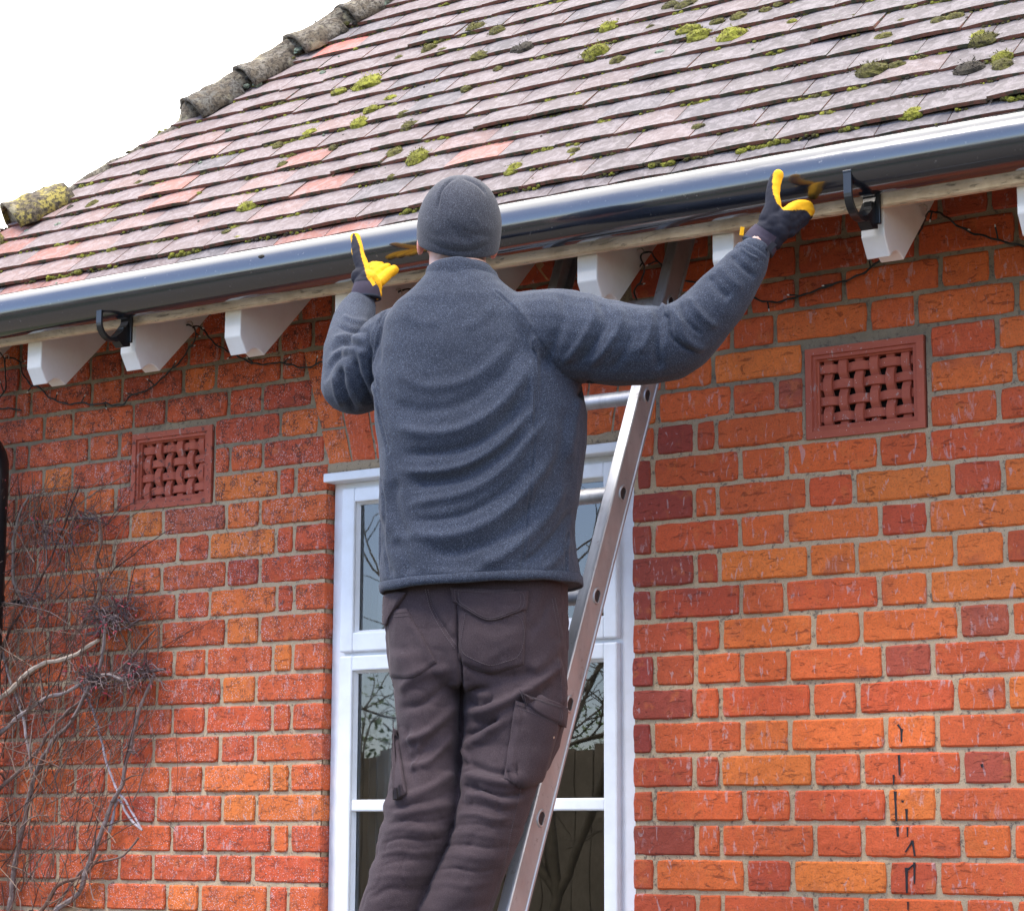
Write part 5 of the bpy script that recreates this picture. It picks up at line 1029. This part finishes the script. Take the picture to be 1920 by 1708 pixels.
# standing collar
g = MB(); cr = []
for y, l, r, d, f in ((560, 778, 956, .092, .0), (540, 788, 948, .087, 0), (524, 794, 943, .083, 0), (509, 797, 938, .080, .0), (501, 799, 935, .078, 0), (498, 804, 930, .074, 0), (503, 811, 923, .069, 0), (520, 813, 920, .067, 0), (540, 814, 918, .067, 0)):
    R1 = section(y, l, r, 4.565, d, rot=.1, n=64); q = proj(R1); back = ((R1-R1.mean(0))@EF) < 0; R1[:, 2] += -.00022*np.clip(q[:, 0]-860, 0, 99)-.00008*np.clip(860-q[:, 0], 0, 99)-np.clip((R1-R1.mean(0))@EF, 0, 1)*.35+noise3(R1, 30, 9)*.0025; cr.append(R1)
V = np.concatenate(cr); k = 64; F = [(i*k+c, i*k+(c+1) % k, (i+1)*k+(c+1) % k, (i+1)*k+c) for i in range(len(cr)-1) for c in range(k)]; V = folds(V, F, [([(808, 520), (835, 512), (880, 512), (925, 530)], 3.2, -4), ([(812, 500), (840, 495), (880, 497), (925, 512)], 4, 2.5), ([(800, 535), (830, 527), (880, 528), (935, 545)], 4, 2)], taper=.1)
g.add(V, F); g.build('collar', M['fleece'], fleece, True)
g = MB(); seam(g, jbv, [(716, 1094), (800, 1090), (900, 1084), (1000, 1080), (1086, 1082)], .0006, .0003, False); g.build('hem_seam', M['fleece'], fleece); g = MB()
for a, tt, r in (((1391, 462), 4.405, 38),): pass
for P0, P1, t0, r in (((1402, 490), (1416, 466), 4.405, 36), ((672, 582), (679, 561), 4.94, 31)):
    A, B = atT(*P0, t0), atT(*P1, t0+.0); d = (B-A)/np.linalg.norm(B-A); rr = r*t0/FPX; g.tube([A, A+d*.008, A+d*.016, A+d*.022, A+d*.021, A+d*.012], [rr*.99, rr*1.0, rr*.985, rr*.95, rr*.90, rr*.86], 28, cap=False); g.build('cuff', M['fleece'], fleece, True); g = MB()
# ---- gloves
YEL = (.78, .40, .010); BLK = (.011, .012, .022); PUR = (.040, .032, .052)
def glove(chains, palm, cuffp, yel, strap, lab):
    g = MB()
    for ch in chains: P = np.array([list(atY(x, y, Y))+[r] for x, y, Y, r in ch]); S = spline(P, 5*len(ch)); g.tube(S[:, :3], S[:, 3], 12); [g.ball(q[:3], q[3], 12) for q in (S[0], S[-1], P[len(P)//2])]
    for x, y, Y, r in palm: g.ball(atY(x, y, Y), r, 16)
    V, F = fused(g, .0024, 4, .5); N = normals(V, F); N = N; V += (noise3(V, 70, 3)*.0009+noise3(V, 160, 4)*.0004)[:, None]*N
    C = np.array([(*(YEL if k else BLK), 1.) for k in yel(V, N, proj(V))]); o = puts('glove', V, F, M['glove'], MAN); o.data.color_attributes['bcol'].data.foreach_set('color', C.ravel())
    o['label'] = lab; c = MB(); A = [atY(x, y, Y) for x, y, Y, r in cuffp]; rr = [q[3] for q in cuffp]; S = spline(np.c_[np.array(A), rr], 12); n = len(S)
    T = np.r_[S[:, :3], S[::-1, :3][:6]]; Rr = np.r_[S[:, 3], S[::-1, 3][:6]-.0035]; c.tube(T, Rr, 28, cap=False); cf = c.build('cuff', M['glove'], o, True); cc = np.tile(np.array([*PUR, 1.]), (len(T)*28, 1)); cc[(n-2)*28:(n+2)*28] = (.03, .04, .06, 1); cf.data.color_attributes['bcol'].data.foreach_set('color', cc.ravel())
    for (x0, y0, Y0), (x1, y1, Y1), w, colr in strap:
        s_ = MB(); a, b_ = atY(x0, y0, Y0), atY(x1, y1, Y1); d = (b_-a)/np.linalg.norm(b_-a); sd_ = np.cross(d, FW); sd_ /= np.linalg.norm(sd_); V = [a-sd_*w, a+sd_*w, b_+sd_*w, b_-sd_*w]; V = V+[v-FW*.003 for v in V]; s_.add(V, [(0, 1, 2, 3), (4, 7, 6, 5), (0, 4, 5, 1), (1, 5, 6, 2), (2, 6, 7, 3), (3, 7, 4, 0)], colr); s_.build('pull_tab', M['glove'], o)
def yelR(V, N, p):
    d1, f1, s1_ = pl_dist(p, [(1452, 318), (1450, 345), (1455, 370), (1470, 392)]); x, y = p[:, 0], p[:, 1]
    ln = np.interp(y, [318, 335, 360, 380, 395], [1452, 1448, 1449, 1456, 1470]); a = (y < 394) & (x > ln); top = np.interp(x, [1478, 1488, 1500, 1512, 1520, 1530], [384, 390, 390, 394, 404, 404]); b_ = (x >= 1476) & (y < top+1); up = N[:, 2] > .55; return a | b_ | ((up) & (x > 1476) & (y < 400)) | (((N@EF) > .5) & (x > 1500))
TR = [[(1442, 412, -.505, .021), (1449, 388, -.50, .0175), (1449, 362, -.492, .0145), (1456, 334, -.480, .0125), (1459, 329, -.478, .0118)], [(1478, 398, -.49, .0135), (1497, 386, -.455, .0118), (1511, 386, -.43, .0112), (1517, 389, -.41, .0105)],
      [(1482, 409, -.485, .0135), (1500, 396, -.452, .0118), (1514, 394, -.425, .0112), (1519, 396, -.40, .0105)], [(1484, 423, -.48, .013), (1500, 410, -.455, .0115), (1511, 404, -.43, .011), (1516, 404, -.405, .010)], [(1482, 436, -.478, .012), (1494, 425, -.458, .0105), (1504, 418, -.44, .010), (1509, 414, -.42, .0095)]]
glove(TR, [(1428, 446, -.51, .026), (1438, 435, -.505, .027), (1450, 420, -.50, .026), (1456, 434, -.495, .027), (1466, 420, -.49, .024), (1472, 408, -.49, .020), (1444, 450, -.50, .026), (1434, 456, -.50, .024)],
      [(1440, 435, -.505, .030), (1430, 450, -.507, .0345), (1424, 459, -.51, .0355), (1420, 465, -.512, .036)], yelR, [((1392, 426, -.535), (1390, 442, -.535), .004, YEL), ((1440, 470, -.53), (1452, 456, -.535), .006, (.05, .05, .06))], 'black and yellow work glove gripping the gutter, on the outstretched right hand')
def yelL(V, N, p):
    x, y = p[:, 0], p[:, 1]; ln = np.interp(y, [436, 445, 460, 480, 500, 520, 540, 560], [664, 668, 674, 677, 683, 688, 700, 706]); return (x > ln) | ((x < np.interp(y, [436, 460, 478, 500, 530], [662, 658, 661, 650, 640])) & (y < 520))
TL = [[(690, 528, -.54, .019), (680, 502, -.535, .0165), (672, 478, -.53, .0145), (668, 455, -.52, .0125), (666, 446, -.515, .0115)], [(700, 536, -.53, .0135), (716, 524, -.50, .0125), (730, 512, -.475, .0122), (739, 506, -.455, .0115)],
      [(694, 522, -.52, .013), (706, 513, -.49, .012), (718, 506, -.465, .0115), (726, 502, -.45, .011)], [(688, 512, -.515, .012), (700, 506, -.49, .0115), (708, 501, -.465, .011), (714, 499, -.445, .0105)], [(684, 510, -.51, .012), (694, 502, -.49, .011), (702, 499, -.465, .0105), (708, 498, -.45, .010)]]
glove(TL, [(684, 536, -.545, .026), (690, 526, -.54, .024), (697, 534, -.535, .022), (702, 540, -.53, .018), (705, 551, -.53, .014), (676, 520, -.54, .022)], [(686, 532, -.545, .0265), (686, 545, -.545, .0315), (686, 555, -.545, .0335), (686, 561, -.545, .0345)], yelL, [((694, 522, -.58), (702, 535, -.58), .004, YEL)], 'black and yellow work glove gripping the gutter, on the raised left hand')
# ---- boots on a rung, below the picture
for x0, t0 in ((740, 4.44), (850, 4.43)):
    g = MB(); a = atT(x0, 1905, t0); s_ = np.array([0, .97, 0]); hd_ = a*1.0
    g.tube([a+[0, -.005, .02], a+[0, 0, -.05], a+[0, .0, -.075]], [.045, .042, .045], 16); g.ball(a+[0, -.03, -.085], (.038, .05, .035), 14); g.ball(a+[0, .05, -.085], (.042, .075, .033), 14); g.ball(a+[0, .12, -.092], (.045, .06, .028), 14); V, F = fused(g, .006, 3)
    bt = puts('boot', V, F, M['boot'], MAN); g = MB(); g.prism([(a[0]-.042, a[1]-.08), (a[0]+.042, a[1]-.08), (a[0]+.05, a[1]+.12), (a[0]+.03, a[1]+.185), (a[0]-.03, a[1]+.185), (a[0]-.05, a[1]+.12)], 'z', a[2]-.132, a[2]-.112); g.build('sole', M['blackpl'], bt)
